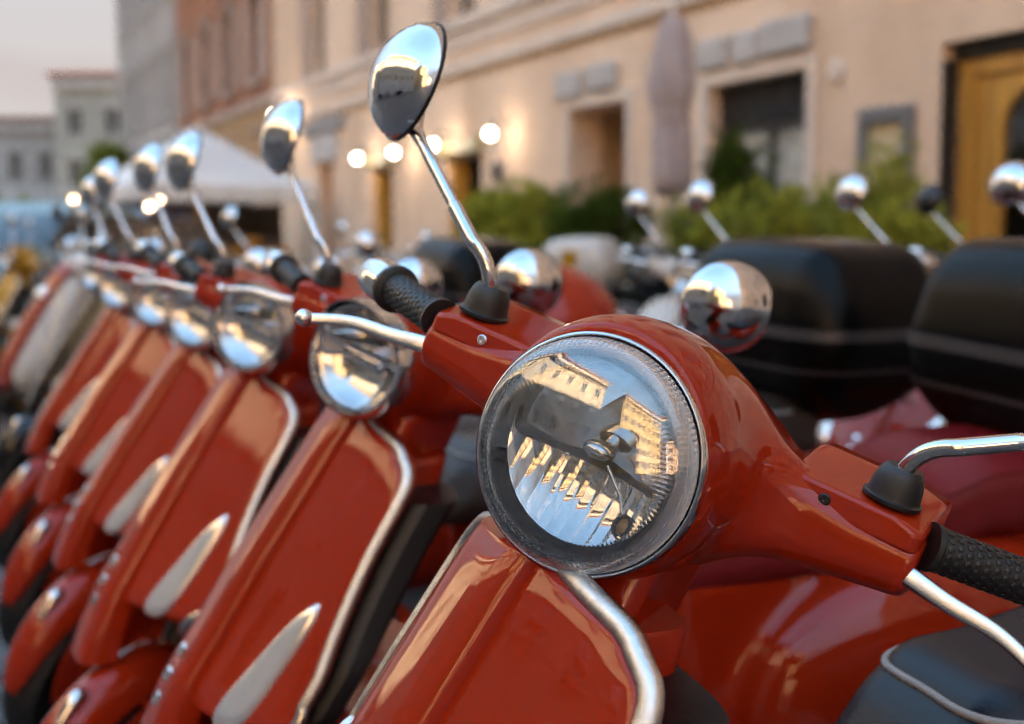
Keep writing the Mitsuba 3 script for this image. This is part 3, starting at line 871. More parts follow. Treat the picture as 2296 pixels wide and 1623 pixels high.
    if case:
        C = B @ trimesh.transformations.translation_matrix([0, 0, -drop])
        c = add('top_case', MESH['casebody'], case, k, C); add('lid', MESH['dome' if case == PAINT else 'lid'], case, c, C); add('seam_band', MESH['caseband'], CASESTRIP if case == CASEPL else case, c, C)
        add('lower_band', MESH['caseband2'], CASESTRIP if case == CASEPL else case, c, C)
        add('rack', MESH['rack'], CHROME_SOFT, k, B)
    return k


def pix(px, py, depth):
    return np.array([(px - CX) / FPX, math.cos(PITCH) + math.sin(PITCH) * (CY - py) / FPX, -math.sin(PITCH) + math.cos(PITCH) * (CY - py) / FPX]) * depth + [0, 0, EYE]


def head_xy(px, py, depth, heading, lean, steer, pitch=None):
    """steering-head position of a scooter whose headlight is seen at a pixel, a known distance away"""
    Rh = rot3([0, 0, 1], math.radians(heading)) @ rot3([1, 0, 0], -math.radians(lean)) @ rot3(AXIS, math.radians(steer)) @ rot3([0, 1, 0], HEAD_PITCH if pitch is None else math.radians(pitch))
    return (pix(px, py, depth) - Rh @ np.array([.13, 0, 0]))[:2]


ROW = 'red scooters parked in the row'
scooter(.0927, .9312, -158.4, 3.95, 41.4, 'nearest red scooter, filling the foreground, with the large ribbed clear headlight and black studded grips', ROW, lamp=1, pitch=-16.75)
for x, y, hd, ln, st, case, seat, lab in (
        (-.120, 1.627, -157.6, 3.1, 38.9, CASEPL, LEATHER_R, 'second red scooter in the row, chrome peaked headlight just left of the nearest scooter'),
        (-.360, 2.100, -150, 2.3, 37, CASEPL, LEATHER_B, 'third red scooter in the row, chrome peaked headlight, black top case'),
        (-.585, 2.640, -153.6, 4.9, 41, None, LEATHER_G, 'red scooter mostly hidden behind the third one of the row, fourth from the front'),
        (-.860, 3.280, -147.6, 5.3, 42, REDCASE, LEATHER_B, 'fifth red scooter in the row, carrying a red top case'),
        (-1.165, 3.990, -152.6, 4.4, 40, CASEPL, None, 'farthest red scooter of the row, its leg shield at the left behind the fifth')):
    scooter(x, y, hd, ln, st, lab, ROW, case=case, seat=seat, pitch=-12.5, drop=.05 if case == REDCASE else 0)

# ------------------------------------------------------------------ the street frame: x' = d (towards the right-hand facade), y' = s (along the row), z up
TH = math.atan(1322 / FPX)
Gv, Hv = np.array([-math.sin(TH), math.cos(TH), 0]), np.array([math.cos(TH), math.sin(TH), 0])
STREET = np.eye(4); STREET[:3, 0], STREET[:3, 1] = Hv, Gv


def st_pos(p):
    p = np.asarray(p, float); return np.array([p @ Hv, p @ Gv, p[2]])


def sadd(name, mesh, m, parent=None, smooth=30): return add(name, ply(mesh, smooth), m, parent, STREET)


def bb(d0, d1, s0, s1, z0, z1, r=.008): return bevel_box((min(d0, d1), min(s0, s1), z0), (max(d0, d1), max(s0, s1), z1), r)


def struct(name, mesh, m, smooth=False):
    k = sadd(name, mesh, m, None, smooth); say(k, kind='structure'); return k


def sheet(d0, d1, s0, s1, z): return trimesh.Trimesh([[d0, s0, z], [d1, s0, z], [d1, s1, z], [d0, s1, z]], [[0, 1, 2], [0, 2, 3]], process=False)


struct('cobbled_street', sheet(-400, 400, -400, 400, 0), COBBLE)
struct('pavement', bb(4.35, 6.75, -40, 47, -.05, .12, .02), PAVE)
struct('opposite_pavement', bb(-16.1, -14.0, -40, 60, -.05, .12, .02), PAVE)


def wall_with_holes(s0, s1, z0, z1, holes, d, depth, arch=()):
    poly = sg.box(s0, z0, s1, z1)
    for a, b, c, e in holes: poly = poly.difference(sg.box(a, c, b, e))
    m = trimesh.creation.extrude_polygon(poly, depth, engine='earcut')       # (s, z, depth)
    v = m.vertices[:, [2, 0, 1]].copy(); v[:, 0] += d; m.vertices = v
    m.fix_normals()
    return m


# ---- the peach building beside the scooters
D0 = 6.7
door, shop, niche = (4.6, 6.97, .12, 2.5), (8.45, 9.9, .6, 2.5), (11.37, 12.65, .12, 2.53)
dark1, dark2, dark3 = (15.12, 16.3, .12, 2.2), (18.55, 19.5, .12, 2.18), (21.7, 22.5, .12, 2.43)
upper = [(s, s + .95, z, z + 2.1) for z in (4.06, 7.7, 11.3, 14.9, 18.2) for s in (-20.6, -17.25, -13.9, -10.55, -7.2, -3.85, -.5, 2.0, 5.3, 8.6, 11.95, 15.3, 18.65, 22.0)]
low_back = [(s, s + 1.5, .6, 2.5) for s in (-22, -18, -14, -10, -6, -2)]
PB = thing('peach_building', 'long peach plastered building with marble plaques, shop window and wooden door', 'building')
sadd('wall', wall_with_holes(-30, 25.6, 0, 22, [door, shop, niche, dark1, dark2, dark3] + upper + low_back, D0, .4), PEACH, PB, False)
sadd('core', bb(D0 + 1.4, D0 + 9, -30, 25.6, 0, 21.8), PEACH, PB)
sadd('roof', bb(D0 - .55, D0 + 9.3, -30.2, 25.7, 22, 22.3, .03), ROOF, PB)
sadd('eaves_cornice', bb(D0 - .3, D0 - .002, -30, 25.6, 21.4, 21.95, .06), PEACH_TRIM, PB)
sadd('string_course', bb(D0 - .05, D0 - .001, -30, 25.6, 3.30, 3.44, .015), PEACH_TRIM, PB)
sadd('string_course', bb(D0 - .018, D0 - .001, -30, 25.6, 3.22, 3.298, .004), OCHRE_LINE, PB)
sadd('sill_band', bb(D0 - .09, D0 - .001, -30, 25.6, 3.86, 4.03, .02), PEACH_TRIM, PB)
sadd('lower_band', bb(D0 - .03, D0 - .001, -30, 25.6, 3.62, 3.855, .01), PEACH_TRIM, PB)


def surround(s0, s1, z0, z1, w, m, parent, proud=.035):
    return sadd('surround', cat(bb(D0 - proud, D0 - .001, s0 - w, s0, z0, z1 + w), bb(D0 - proud, D0 - .001, s1, s1 + w, z0, z1 + w), bb(D0 - proud, D0 - .001, s0, s1, z1, z1 + w)), m, parent)


for a, b, c, e in upper:
    w = sadd('window', cat(bb(D0 + .20, D0 + .25, a + .002, a + .08, c, e), bb(D0 + .20, D0 + .25, b - .08, b - .002, c, e), bb(D0 + .20, D0 + .25, a + .08, b - .08, e - .08, e), bb(D0 + .20, D0 + .25, a + .08, b - .08, c, c + .08), bb(D0 + .20, D0 + .25, (a + b) / 2 - .03, (a + b) / 2 + .03, c + .08, e - .08)), GREYSHUT, PB)
    sadd('pane', sheet_v(D0 + .235, a + .08, b - .08, c + .08, e - .08) if False else bb(D0 + .228, D0 + .232, a + .08, b - .08, c + .08, e - .08, .001), PANE, w)
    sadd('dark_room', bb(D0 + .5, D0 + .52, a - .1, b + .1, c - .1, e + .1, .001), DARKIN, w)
    sadd('shutter', bb(D0 - .045, D0 - .004, b + .02, b + .50, c, e, .006), TERRA_L, PB)
for a, b, c, e in low_back:
    w = sadd('window', bb(D0 + .2, D0 + .24, a, b, c, e, .005), SHUTTER, PB)
# shop window: shutter, frame, panes, curtain
a, b, c, e = shop
surround(a, b, c, e, .13, PEACH_TRIM, PB)
sw = sadd('shop_window', cat(bb(D0 + .16, D0 + .22, a, a + .05, c, 2.14), bb(D0 + .16, D0 + .22, b - .09, b, c, 2.14), bb(D0 + .16, D0 + .22, a + .05, b - .09, c, c + .06), bb(D0 + .16, D0 + .22, a + .05, b - .09, 2.06, 2.14), bb(D0 + .16, D0 + .22, 9.14, 9.2, c + .06, 2.06)), SHUTTER, PB)
sadd('pane', bb(D0 + .19, D0 + .194, a + .05, 9.14, c + .06, 2.06, .001), PANE_SHOP, sw); sadd('pane', bb(D0 + .19, D0 + .194, 9.2, b - .09, c + .06, 2.06, .001), PANE_SHOP, sw)
sadd('curtain', bb(D0 + .27, D0 + .30, a, b, c, 2.2, .002), CURTAIN, sw)
for i in range(9): sadd('slat', bb(D0 + .13, D0 + .16, a + .004, b - .004, 2.15 + .0385 * i, 2.183 + .0385 * i, .008), SHUTTER, sw)
# niche, an entrance with a warm wall inside
a, b, c, e = niche
surround(a, b, c, e, .12, PEACH_TRIM, PB)
sadd('entrance', cat(bb(D0 + .401, D0 + 1.3, a - .05, a - .002, c, e + .05, .002), bb(D0 + .401, D0 + 1.3, b + .002, b + .05, c, e + .05, .002), bb(D0 + 1.301, D0 + 1.35, a, b, c, e, .002), bb(D0 + .401, D0 + 1.3, a, b, e + .001, e + .05, .002)), NICHE, PB)
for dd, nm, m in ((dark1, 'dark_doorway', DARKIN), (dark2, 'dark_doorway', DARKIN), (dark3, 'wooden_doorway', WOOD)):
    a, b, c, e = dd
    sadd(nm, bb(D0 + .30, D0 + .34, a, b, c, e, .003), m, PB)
    if m == DARKIN: sadd('door_jamb', bb(D0 + .06, D0 + .28, b - .12, b - .002, c, e - .002, .01), WOOD, PB)
# the golden wooden door at the right
dr_ = thing('wooden_door', 'golden wooden door with arched glass panes at the right end of the peach wall', 'door')
a, b, c, e = door
sadd('frame', cat(bb(D0 + .16, D0 + .26, b - .17, b - .03, c, 2.38), bb(D0 + .16, D0 + .26, a + .03, a + .17, c, 2.38), bb(D0 + .16, D0 + .26, a + .17, b - .17, 2.26, 2.38)), WOOD, dr_)
sadd('transom', bb(D0 + .12, D0 + .3, a + .004, b - .004, 2.385, 2.496, .01), SHUTTER, dr_)
sadd('jamb', bb(D0 + .02, D0 + .15, b - .028, b - .003, c, 2.38, .005), SHUTTER, dr_)
mid = (a + b) / 2
for s0, s1 in ((mid + .01, b - .18), (a + .18, mid - .01)):
    ar = sg.box(s0 + .22, .9, s1 - .22, 1.86).union(sg.Point((s0 + s1) / 2, 1.86).buffer((s1 - s0) / 2 - .22, 32)); pn = sg.box(s0 + .16, .24, s1 - .16, .74)
    pol = sg.box(s0, c, s1, 2.25).difference(ar)
    m = trimesh.creation.extrude_polygon(pol, .05, engine='earcut'); v = m.vertices[:, [2, 0, 1]].copy(); v[:, 0] += D0 + .20; m.vertices = v; m.fix_normals()
    lf = sadd('leaf', m, WOOD, dr_, False)
    m = trimesh.creation.extrude_polygon(ar.buffer(.03).difference(ar), .075, engine='earcut'); v = m.vertices[:, [2, 0, 1]].copy(); v[:, 0] += D0 + .19; m.vertices = v; m.fix_normals()
    sadd('arched_moulding', m, WOOD, lf, False)
    m = trimesh.creation.extrude_polygon(ar, .006, engine='earcut'); v = m.vertices[:, [2, 0, 1]].copy(); v[:, 0] += D0 + .222; m.vertices = v; m.fix_normals()
    sadd('pane', m, PANE, lf, False)
    sadd('lower_panel', bb(D0 + .185, D0 + .205, s0 + .18, s1 - .18, .26, .72, .015), WOOD, lf)
sadd('dark_room', bb(D0 + .6, D0 + .62, a - .1, b + .1, c, 2.6, .001), LEATHER_B, dr_)
# plaques, disc, menu case, lintels, signs
for (s0, s1, z0, z1), lab in zip(((9.54, 10.02, 2.65, 2.93), (9.10, 9.44, 2.64, 2.92), (8.40, 9.05, 2.66, 2.95), (12.32, 12.91, 2.66, 2.95), (11.56, 12.16, 2.68, 2.96)),
        ('pale marble plaque above the shop window, left of its three', 'pale marble plaque above the shop window, middle of its three', 'widest pale marble plaque above the shop window, right of its three', 'pale marble plaque above the entrance niche, left of two', 'pale marble plaque above the entrance niche, right of two')):
    k = sadd('marble_plaque', bevel_box((D0 - .085, s0, z0), (D0 - .003, s1, z1), .02), STONE); say(k, lab, 'plaque', 'marble plaques on the peach wall')
m = lathe([(0, .03), (.08, .03), (.095, .02), (.1, 0), (0, 0)], 40, axis=0); m.vertices *= [-1, 1, 1]; m.invert(); m.apply_translation([D0 - .002, 8.1, 2.44])
k = sadd('wall_disc', m, PEACH_TRIM); say(k, 'small round pale disc on the peach wall right of the shop window', 'plaque')
mc = thing('menu_case', 'grey framed menu case on the peach wall between shop window and wooden door', 'menu case')
sadd('frame', cat(bb(D0 - .07, D0 - .002, 7.19, 7.28, .95, 2.1), bb(D0 - .07, D0 - .002, 7.68, 7.77, .95, 2.1), bb(D0 - .07, D0 - .002, 7.28, 7.68, 1.98, 2.1), bb(D0 - .07, D0 - .002, 7.28, 7.68, .95, 1.06)), MENUF, mc)
sadd('paper', bb(D0 - .02, D0 - .004, 7.28, 7.68, 1.06, 1.98, .002), MENUP, mc)
sadd('stone_lintel', bb(D0 - .1, D0 - .002, 20.9, 23.4, 3.0, 3.21, .02), GREYSTONE, PB); sadd('stone_panel', bb(D0 - .06, D0 - .002, 21.3, 22.9, 2.46, 2.96, .02), STONE, PB)
for (s0, s1), lab in (((15.05, 16.55), 'cream shop sign lit by bulbs over the right dark doorway'), ((18.4, 19.6), 'cream shop sign lit by bulbs over the left dark doorway')):
    k = sadd('shop_sign', bevel_box((D0 - .12, s0, 2.22), (D0 - .004, s1, 2.42), .02), CREAMSIGN); say(k, lab, 'sign', 'lit cream shop signs')
# lamps
scene['mat_glow'] = {'type': 'diffuse', 'reflectance': rgb(.8, .75, .6)}
bulb_m = trimesh.creation.icosphere(2, .05)


def lamp_at(world, label, group, power, tint=(1.0, .72, .42), r=.05, wall=True, pole=False):
    k = thing('lit_lamp', label, 'lamp', group)
    b = bulb_m.copy(); b.apply_scale(r / .05); b.apply_translation(world)
    d = {**ply(b, True), 'bsdf': {'type': 'ref', 'id': 'mat_glow'}, 'emitter': {'type': 'area', 'radiance': rgb(*[power * t for t in tint])}}
    scene[key_for('bulb', k)] = d
    if pole:
        add('pole', ply(tube(np.array([[world[0], world[1], .0], [world[0], world[1], world[2] - r * .9]]), .025, 8)), DARKPL, k)
        add('cap', ply(align(lathe([(0, 0), (r * 1.3, 0), (r * 1.2, .02), (0, .05)], 20), [0, 0, 1], [0, 0, 1], world + np.array([0, 0, r * .9])), 40), DARKPL, k)
    else:
        w = np.asarray(world); e = w + Hv * .32
        add('arm', ply(tube(spline(np.array([w + [0, 0, r * .9], w + Hv * .06 + [0, 0, r + .08], e + [0, 0, .10]]), 10), .010, 8)), DARKPL, k)
    return k


def on_d(px, py, d):
    v = pix(px, py, 1.0) - [0, 0, EYE]; return np.array([0, 0, EYE]) + v * d / (v @ Hv)


for px, py, lab in ((800, 355, 'first lit wall bulb from the left over the dark doorways'), (882, 342, 'second lit wall bulb from the left over the dark doorways'), (970, 325, 'third lit wall bulb, beside the tall chrome mirror stalk'), (1098, 300, 'lit wall bulb farthest right over the doorways')):
    lamp_at(on_d(px, py, D0 - .33), lab, 'wall bulbs on the peach building', 1.9, (1, .82, .6))
for px, py, lab in ((615, 258, 'left one of two lit bulbs high on the wall end'), (633, 258, 'right one of two lit bulbs high on the wall end')):
    lamp_at(on_d(px, py, D0 - .33), lab, 'wall bulbs on the peach building', 2.2, (1, .82, .6), r=.06)
for px, py, dep, lab in ((148, 461, 33, 'dim orange street lamp, farthest left of the far lamps'), (165, 447, 33, 'orange street lamp just right of the farthest left one'), (267, 447, 31, 'orange street lamp left of the white parasol'), (335, 463, 21, 'lit lamp at the left corner of the white parasol, the lower'), (356, 447, 21, 'lit lamp at the left corner of the white parasol, the upper')):
    lamp_at(pix(px, py, dep), lab, 'far lit lamps along the street', 1.0 if dep < 30 else 0.7, (1.0, .6, .32), r=.045 if dep < 30 else .055, pole=True)
ln = thing('wall_lantern', 'small dark lantern on the peach wall above the hedge', 'lantern')
w = on_d(1114, 392, D0 - .14)
lt = trimesh.creation.cylinder(.07, .16, sections=6); lt.apply_translation(w); add('cage', ply(lt), DARKPL, ln)
add('cap', ply(align(lathe([(0, .08), (.02, .07), (.1, .0), (0, .0)], 6), [0, 0, 1], [0, 0, 1], w + np.array([0, 0, .082])), False), DARKPL, ln)
add('bracket', ply(tube(np.array([w + [0, 0, .14], w + Hv * .14 + [0, 0, .14]]), .01, 8)), DARKPL, ln)

# ---- other buildings


def building(name, label, s0, s1, d, depth, height, wallm, trimm, bays, floors, w=1.0, hh=1.7, z0=1.0, floor_h=3.3, shutters=None, base=None, roofm=ROOF, xf=None, cornice=.5, side=False):
    """front face at d, facing -d (depth > 0) or +d (depth < 0)"""
    k = thing(name, label, 'building'); sgn = 1 if depth > 0 else -1
    M = STREET if xf is None else STREET @ xf

    def put(nm, mesh, m, par=k, smooth=30): return add(nm, ply(mesh, smooth), m, par, M)
    pitch = (s1 - s0) / bays; holes = []
    for f in range(floors):
        for b in range(bays):
            c = s0 + (b + .5) * pitch; zz = z0 + f * floor_h
            h_ = hh if f else hh * 1.15
            if zz + h_ < height - .6: holes.append((c - w / 2, c + w / 2, zz, zz + h_))
    th = .35
    put('wall', wall_with_holes(s0, s1, 0, height, holes, d if sgn > 0 else d - th, th), wallm, smooth=False)
    bd0, bd1 = (d + th + .35, d + depth) if sgn > 0 else (d + depth, d - th - .35)
    put('core', bb(bd0, bd1, s0 + .02, s1 - .02, 0, height - .05), wallm)
    put('side_wall', bb(d + sgn * th, d + depth, s0 + .001, s0 + .3, 0, height - .02), wallm); put('side_wall', bb(d + sgn * th, d + depth, s1 - .3, s1 - .001, 0, height - .02), wallm)
    put('cornice', bb(d - sgn * cornice, d - sgn * .002, s0 - .1, s1 + .1, height - .75, height - .05, .1), trimm)
    put('roof', bb(d - sgn * (cornice + .25), d + depth + sgn * .3, s0 - .3, s1 + .3, height, height + .3, .05), roofm)
    put('floor_band', bb(d - sgn * .08, d - sgn * .002, s0, s1, z0 + floor_h - .62, z0 + floor_h - .38, .03), trimm)
    if base: put('base', bb(d - sgn * .06, d - sgn * .003, s0, s1, 0, z0 + floor_h - .64, .02), base)
    for a, b, c, e in holes:
        wn = put('window', cat(bb(d + sgn * .14, d + sgn * .2, a + .002, a + .07, c, e), bb(d + sgn * .14, d + sgn * .2, b - .07, b - .002, c, e), bb(d + sgn * .14, d + sgn * .2, a + .07, b - .07, e - .07, e - .002), bb(d + sgn * .14, d + sgn * .2, a + .07, b - .07, c + .002, c + .07), bb(d + sgn * .14, d + sgn * .2, (a + b) / 2 - .03, (a + b) / 2 + .03, c + .07, e - .07)), STONE)
        put('pane', bb(d + sgn * .168, d + sgn * .172, a + .07, b - .07, c + .07, e - .07, .001), PANE, wn)
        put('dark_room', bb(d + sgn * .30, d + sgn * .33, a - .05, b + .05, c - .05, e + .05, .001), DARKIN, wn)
        put('sill', bb(d - sgn * .12, d - sgn * .003, a - .12, b + .12, c - .14, c - .01, .02), trimm, wn)
        put('hood', cat(bb(d - sgn * .12, d - sgn * .003, a - .14, b + .14, e + .16, e + .26, .02), bb(d - sgn * .05, d - sgn * .003, a - .1, b + .1, e, e + .15, .01)), trimm, wn)
        if shutters:
            put('shutter', bb(d - sgn * .06, d - sgn * .006, a - w * .48, a - .02, c, e, .008), shutters, wn); put('shutter', bb(d - sgn * .06, d - sgn * .006, b + .02, b + w * .48, c, e, .008), shutters, wn)
    if side:
        for f in range(floors):
            for b in range(4):
                dd = d + depth * (b + .5) / 4; c = z0 + f * floor_h; e = c + hh
                if e > height - .6: continue
                wn = put('window', cat(bb(dd - w / 2, dd - w / 2 + .08, s1 + .002, s1 + .05, c, e), bb(dd + w / 2 - .08, dd + w / 2, s1 + .002, s1 + .05, c, e), bb(dd - w / 2 + .08, dd + w / 2 - .08, s1 + .002, s1 + .05, e - .08, e), bb(dd - w / 2 + .08, dd + w / 2 - .08, s1 + .002, s1 + .05, c, c + .08), bb(dd - .03, dd + .03, s1 + .002, s1 + .045, c + .08, e - .08)), STONE)
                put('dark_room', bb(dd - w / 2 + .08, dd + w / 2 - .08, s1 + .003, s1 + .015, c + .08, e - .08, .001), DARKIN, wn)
                put('pane', bb(dd - w / 2 + .08, dd + w / 2 - .08, s1 + .024, s1 + .028, c + .08, e - .08, .001), PANE, wn)
    return k


building('terracotta_building', 'terracotta building with pinkish window surrounds, next beyond the peach building', 25.7, 35.95, D0, 9, 16, TERRA, TERRA_L, 4, 4, w=.95, hh=1.8, z0=1.1, floor_h=3.35, shutters=TERRA_L, base=OCHRE_LINE)
building('grey_building', 'tall grey building with pale pilasters beyond the terracotta one', 36.0, 47.0, D0 - .05, 10, 18, GREYB, STONE, 5, 5, w=.8, hh=1.8, z0=1.2, floor_h=3.4)
X180 = np.eye(4)
FAR = rotm([0, 0, 1], math.radians(-118))
# two buildings closing the far end of the street, their fronts turned to the viewer


def far_xf(px0, depth, turn):
    w = pix(px0, 530, depth); s = st_pos(w)
    return trimesh.transformations.translation_matrix([s[0], s[1], 0]) @ rotm([0, 0, 1], turn)


TURN = math.radians(90 - math.degrees(TH) - 2)
building('far_cream_building', 'far cream building closing the street, tall, with a reddish roof edge', 0, 5.2, 0, 14, 11.9, CREAMB, STONE, 2, 3, w=1.1, hh=1.8, z0=1.2, floor_h=3.4, xf=far_xf(300, 86, TURN), cornice=.4)
building('far_pale_building', 'low pale building at the far left end of the street, with white upper storey', 0, 20, 0, 14, 9.3, GREYB, STONE, 9, 2, w=1.0, hh=2.0, z0=1.2, floor_h=3.9, xf=far_xf(142, 90, TURN), base=STONE, cornice=.4)
# across the street, behind the viewer: seen in the headlight, the mirrors and the paint
building('tan_building', 'tan building across the street, its sunlit upper floors reflected in the nearest headlight', -8.6, 18, -16.0, -12, 17.5, TANB, STONE, 8, 4, w=1.15, hh=2.0, z0=1.4, floor_h=4.0, base=GREYSTONE, cornice=.8)
building('yellow_corner_building', 'golden yellow corner building across the street, reflected in the middle of the nearest headlight', -35, -15.8, -17.5, -14, 19.5, YELLOWB, STONE, 7, 5, w=1.0, hh=1.7, z0=1.3, floor_h=3.7, shutters=GREYSHUT, cornice=.7, side=True)
building('cream_building', 'cream building across the street beyond the tan one, reflected in the chrome mirrors', 20.5, 44, -16.3, -12, 15.5, CREAMB, STONE, 8, 4, w=1.0, hh=1.8, z0=1.1, floor_h=3.4, cornice=.6)
building('pink_building', 'low pinkish building down the street, reflected at the right edge of the nearest headlight', -66, -38, -17.0, -12, 12, TERRA_L, STONE, 8, 3, w=1.0, hh=1.7, z0=1.1, floor_h=3.4, cornice=.5)

# ------------------------------------------------------------------ terrace: parasols, plants


def furled(px, d):
    w = on_d(px, 300, d); x, y = w[0], w[1]; k = thing('furled_parasol', 'tall furled mauve parasol standing before the peach wall left of the shop window', 'parasol')
    add('pole', ply(tube(np.array([[x, y, .12], [x, y, 2.92]]), .022, 12)), STEEL, k)
    rows = []; a = np.arange(64) * 2 * math.pi / 64
    for z, r in ((2.88, .03), (2.83, .09), (2.7, .125), (2.5, .16), (2.3, .19), (2.15, .15), (2.08, .125), (1.95, .14), (1.75, .145), (1.6, .15), (1.50, .135), (1.46, .06)):
        rr = r * (1 + .26 * np.abs(np.sin(4 * a + z * 1.6)) - .13 + .10 * np.sin(3 * a + z * 5))
        rows.append(np.stack([x + rr * np.cos(a), y + rr * np.sin(a), 0 * a + z + .03 * np.sin(8 * a) * (z < 1.7)], -1))
    add('canopy', ply(loft(rows), 60), MAUVE, k)
    add('tie_band', ply(ring_lathe([(.135, 2.05), (.15, 2.05), (.15, 2.10), (.135, 2.10)], 40, axis=2).apply_translation([x, y, 0]), 30), MAUVE, k)
    add('base', ply(lathe([(0, .12), (.28, .12), (.28, .16), (.24, .19), (.03, .2), (0, .2)], 40).apply_translation([x, y, 0]), 40), DARKPL, k)


furled(1505, 5.5)


def market_parasol():
    c = pix(445, 530, 22.0); k = thing('white_market_parasol', 'large open white market parasol with hanging valance in the middle distance', 'parasol')
    R_ = rotm([0, 0, 1], TH + .15); R_[:2, 3] = c[:2]; z0, z1, h = 2.02, 3.02, 1.55
    def put(nm, m, mm, par=k): return add(nm, ply(m, False), mm, par, R_)
    cs = [(-h, -h), (h, -h), (h, h), (-h, h)]; n = 8
    for i in range(4):
        p, q = np.array([*cs[i], z0]), np.array([*cs[(i + 1) % 4], z0]); top = np.array([0, 0, z1]); v, f = [], []
        for u in range(n + 1):
            for w in range(n + 1):
                t = w / n; e = p + (q - p) * u / n; pt = e + (top - e) * t; pt[2] -= .10 * math.sin(math.pi * t) * (1 - t) + .05 * math.sin(math.pi * u / n) * (1 - t); v.append(pt)
        for u in range(n):
            for w in range(n): b = u * (n + 1) + w; f += [[b, b + n + 1, b + n + 2], [b, b + n + 2, b + 1]]
        pn = put('canopy_panel', trimesh.Trimesh(v, f, process=False), CANVAS)
        m = 24; v, f = [], []; o = np.array([p[1] - q[1], q[0] - p[0], 0]); o = -o / np.linalg.norm(o)
        for u in range(m + 1):
            e = p + (q - p) * u / m; s = .02 * math.sin(u * 1.3)
            v += [e + o * .005 - [0, 0, .05 * math.sin(math.pi * u / m)], e + o * (.03 + s) - [0, 0, .16], e + o * (.02 + s * 1.4) - [0, 0, .30 + .03 * abs(math.sin(u * math.pi / 3))]]
        for u in range(m):
            for w in range(2): b = u * 3 + w; f += [[b, b + 3, b + 4], [b, b + 4, b + 1]]
        put('valance', trimesh.Trimesh(v, f, process=False), CANVAS)
    put('pole', tube(np.array([[0, 0, 0], [0, 0, 3.06]]), .03, 12), WOOD)
    for i in range(4): put('rib', tube(np.array([[0, 0, z1 - .06], [*(np.array(cs[i]) * .98), z0 - .02]]), .014, 8), WOOD)
    put('base', bevel_box((-.3, -.3, 0), (.3, .3, .1), .02), STONE)
    # side curtain hanging at the right
    v, f = [], []
    for u in range(13):
        for w in range(9):
            t = w / 8; v.append([h + .03 + .25 * t * (1 - .4 * math.sin(u)) * .5, -h + .6 * u / 12, z0 - .25 - 1.5 * t + 0 * u])
    for u in range(12):
        for w in range(8): b = u * 9 + w; f += [[b, b + 9, b + 10], [b, b + 10, b + 1]]
    put('side_curtain', trimesh.Trimesh(v, f, process=False), CANVAS)


market_parasol()
ms = thing('market_stall', 'dark wooden market stall under the white parasol', 'stall')
mc_ = pix(470, 530, 22.6); MSM = rotm([0, 0, 1], TH + .15); MSM[:2, 3] = mc_[:2]
add('counter', ply(bevel_box((-1.2, -.9, 0), (1.2, -.35, .92), .02), 30), WOOD, ms, MSM)
add('back_panel', ply(cat(bevel_box((-1.3, .9, 0), (1.3, 1.0, 1.75), .01), bevel_box((-1.3, -.3, 0), (-1.22, .9, 1.7), .01), bevel_box((1.22, -.3, 0), (1.3, .9, 1.7), .01)), 30), BARK, ms, MSM)
for i in range(5): add('crate', ply(bevel_box((-1.1 + .45 * i, -.85, .925), (-.72 + .45 * i, -.45, 1.12), .015), 30), (POT, WOOD)[i % 2], ms, MSM)


def leaves(points, size, normals=None, aspect=.45, seed=0):
    """a cloud of small bent leaves at the points"""
    g = np.random.default_rng(seed); n = len(points)
    u = g.normal(size=(n, 3)); u[:, 2] += .4; u /= np.linalg.norm(u, axis=1, keepdims=True)
    w = np.cross(u, g.normal(size=(n, 3))); w /= np.linalg.norm(w, axis=1, keepdims=True); nn = np.cross(u, w)
    L = size * g.uniform(.7, 1.3, (n, 1)); W = L * aspect
    P = np.asarray(points)
    a, b, c, d, e = P, P + u * L * .5 + w * W * .5 + nn * L * .06, P + u * L - nn * L * .12, P + u * L * .5 - w * W * .5 + nn * L * .06, P + u * L * .5
    v = np.stack([a, b, c, d, e], 1).reshape(-1, 3); i = np.arange(n)[:, None] * 5
    f = np.concatenate([i + [0, 1, 4], i + [1, 2, 4], i + [2, 3, 4], i + [3, 0, 4]])
    return trimesh.Trimesh(v, f, process=False)


def hedge(label, s0, s1, d, z1, m, n, seed, size=.085, pots=2):
    k = thing('hedge_planter', label, 'planter'); g = np.random.default_rng(seed)
    sadd('trough', cat(bb(d - .2, d + .2, s0, s1, .12, .62, .02)), POT, k)
    lumps = [(g.uniform(d - .12, d + .12), g.uniform(s0 + .1, s1 - .1), g.uniform(.75, z1 - .18), g.uniform(.16, .30)) for _ in range(int(14 * (s1 - s0)) + 6)]
    pts = []
    for i in range(n):
        c = lumps[i % len(lumps)]; v = g.normal(size=3); v /= np.linalg.norm(v)
        pts.append(np.array(c[:3]) + v * c[3] * g.uniform(.55, 1.0) ** .5 * [1, 1, .9])
    pts = np.array(pts); pts = pts[(pts[:, 2] < z1) & (pts[:, 2] > .55)]
    sadd('foliage', leaves(pts, size, seed=seed), m, k, False)
    st = [tube(np.array([[d, s, .55], [d + g.uniform(-.1, .1), s + g.uniform(-.1, .1), z1 - .3]]), .012, 6) for s in np.linspace(s0 + .15, s1 - .15, 5)]
    sadd('stems', cat(*st), BARK, k); say(f'{k}__stems', kind='stuff')
    return k


hedge('yellow green hedge in a trough left of the entrance niche', 10.0, 12.1, 5.2, 1.70, LEAF, 2700, 3, .12)
hedge('darker green hedge in a trough at the foot of the entrance niche', 8.75, 9.75, 5.2, 1.62, LEAF_D, 1500, 5, .12)


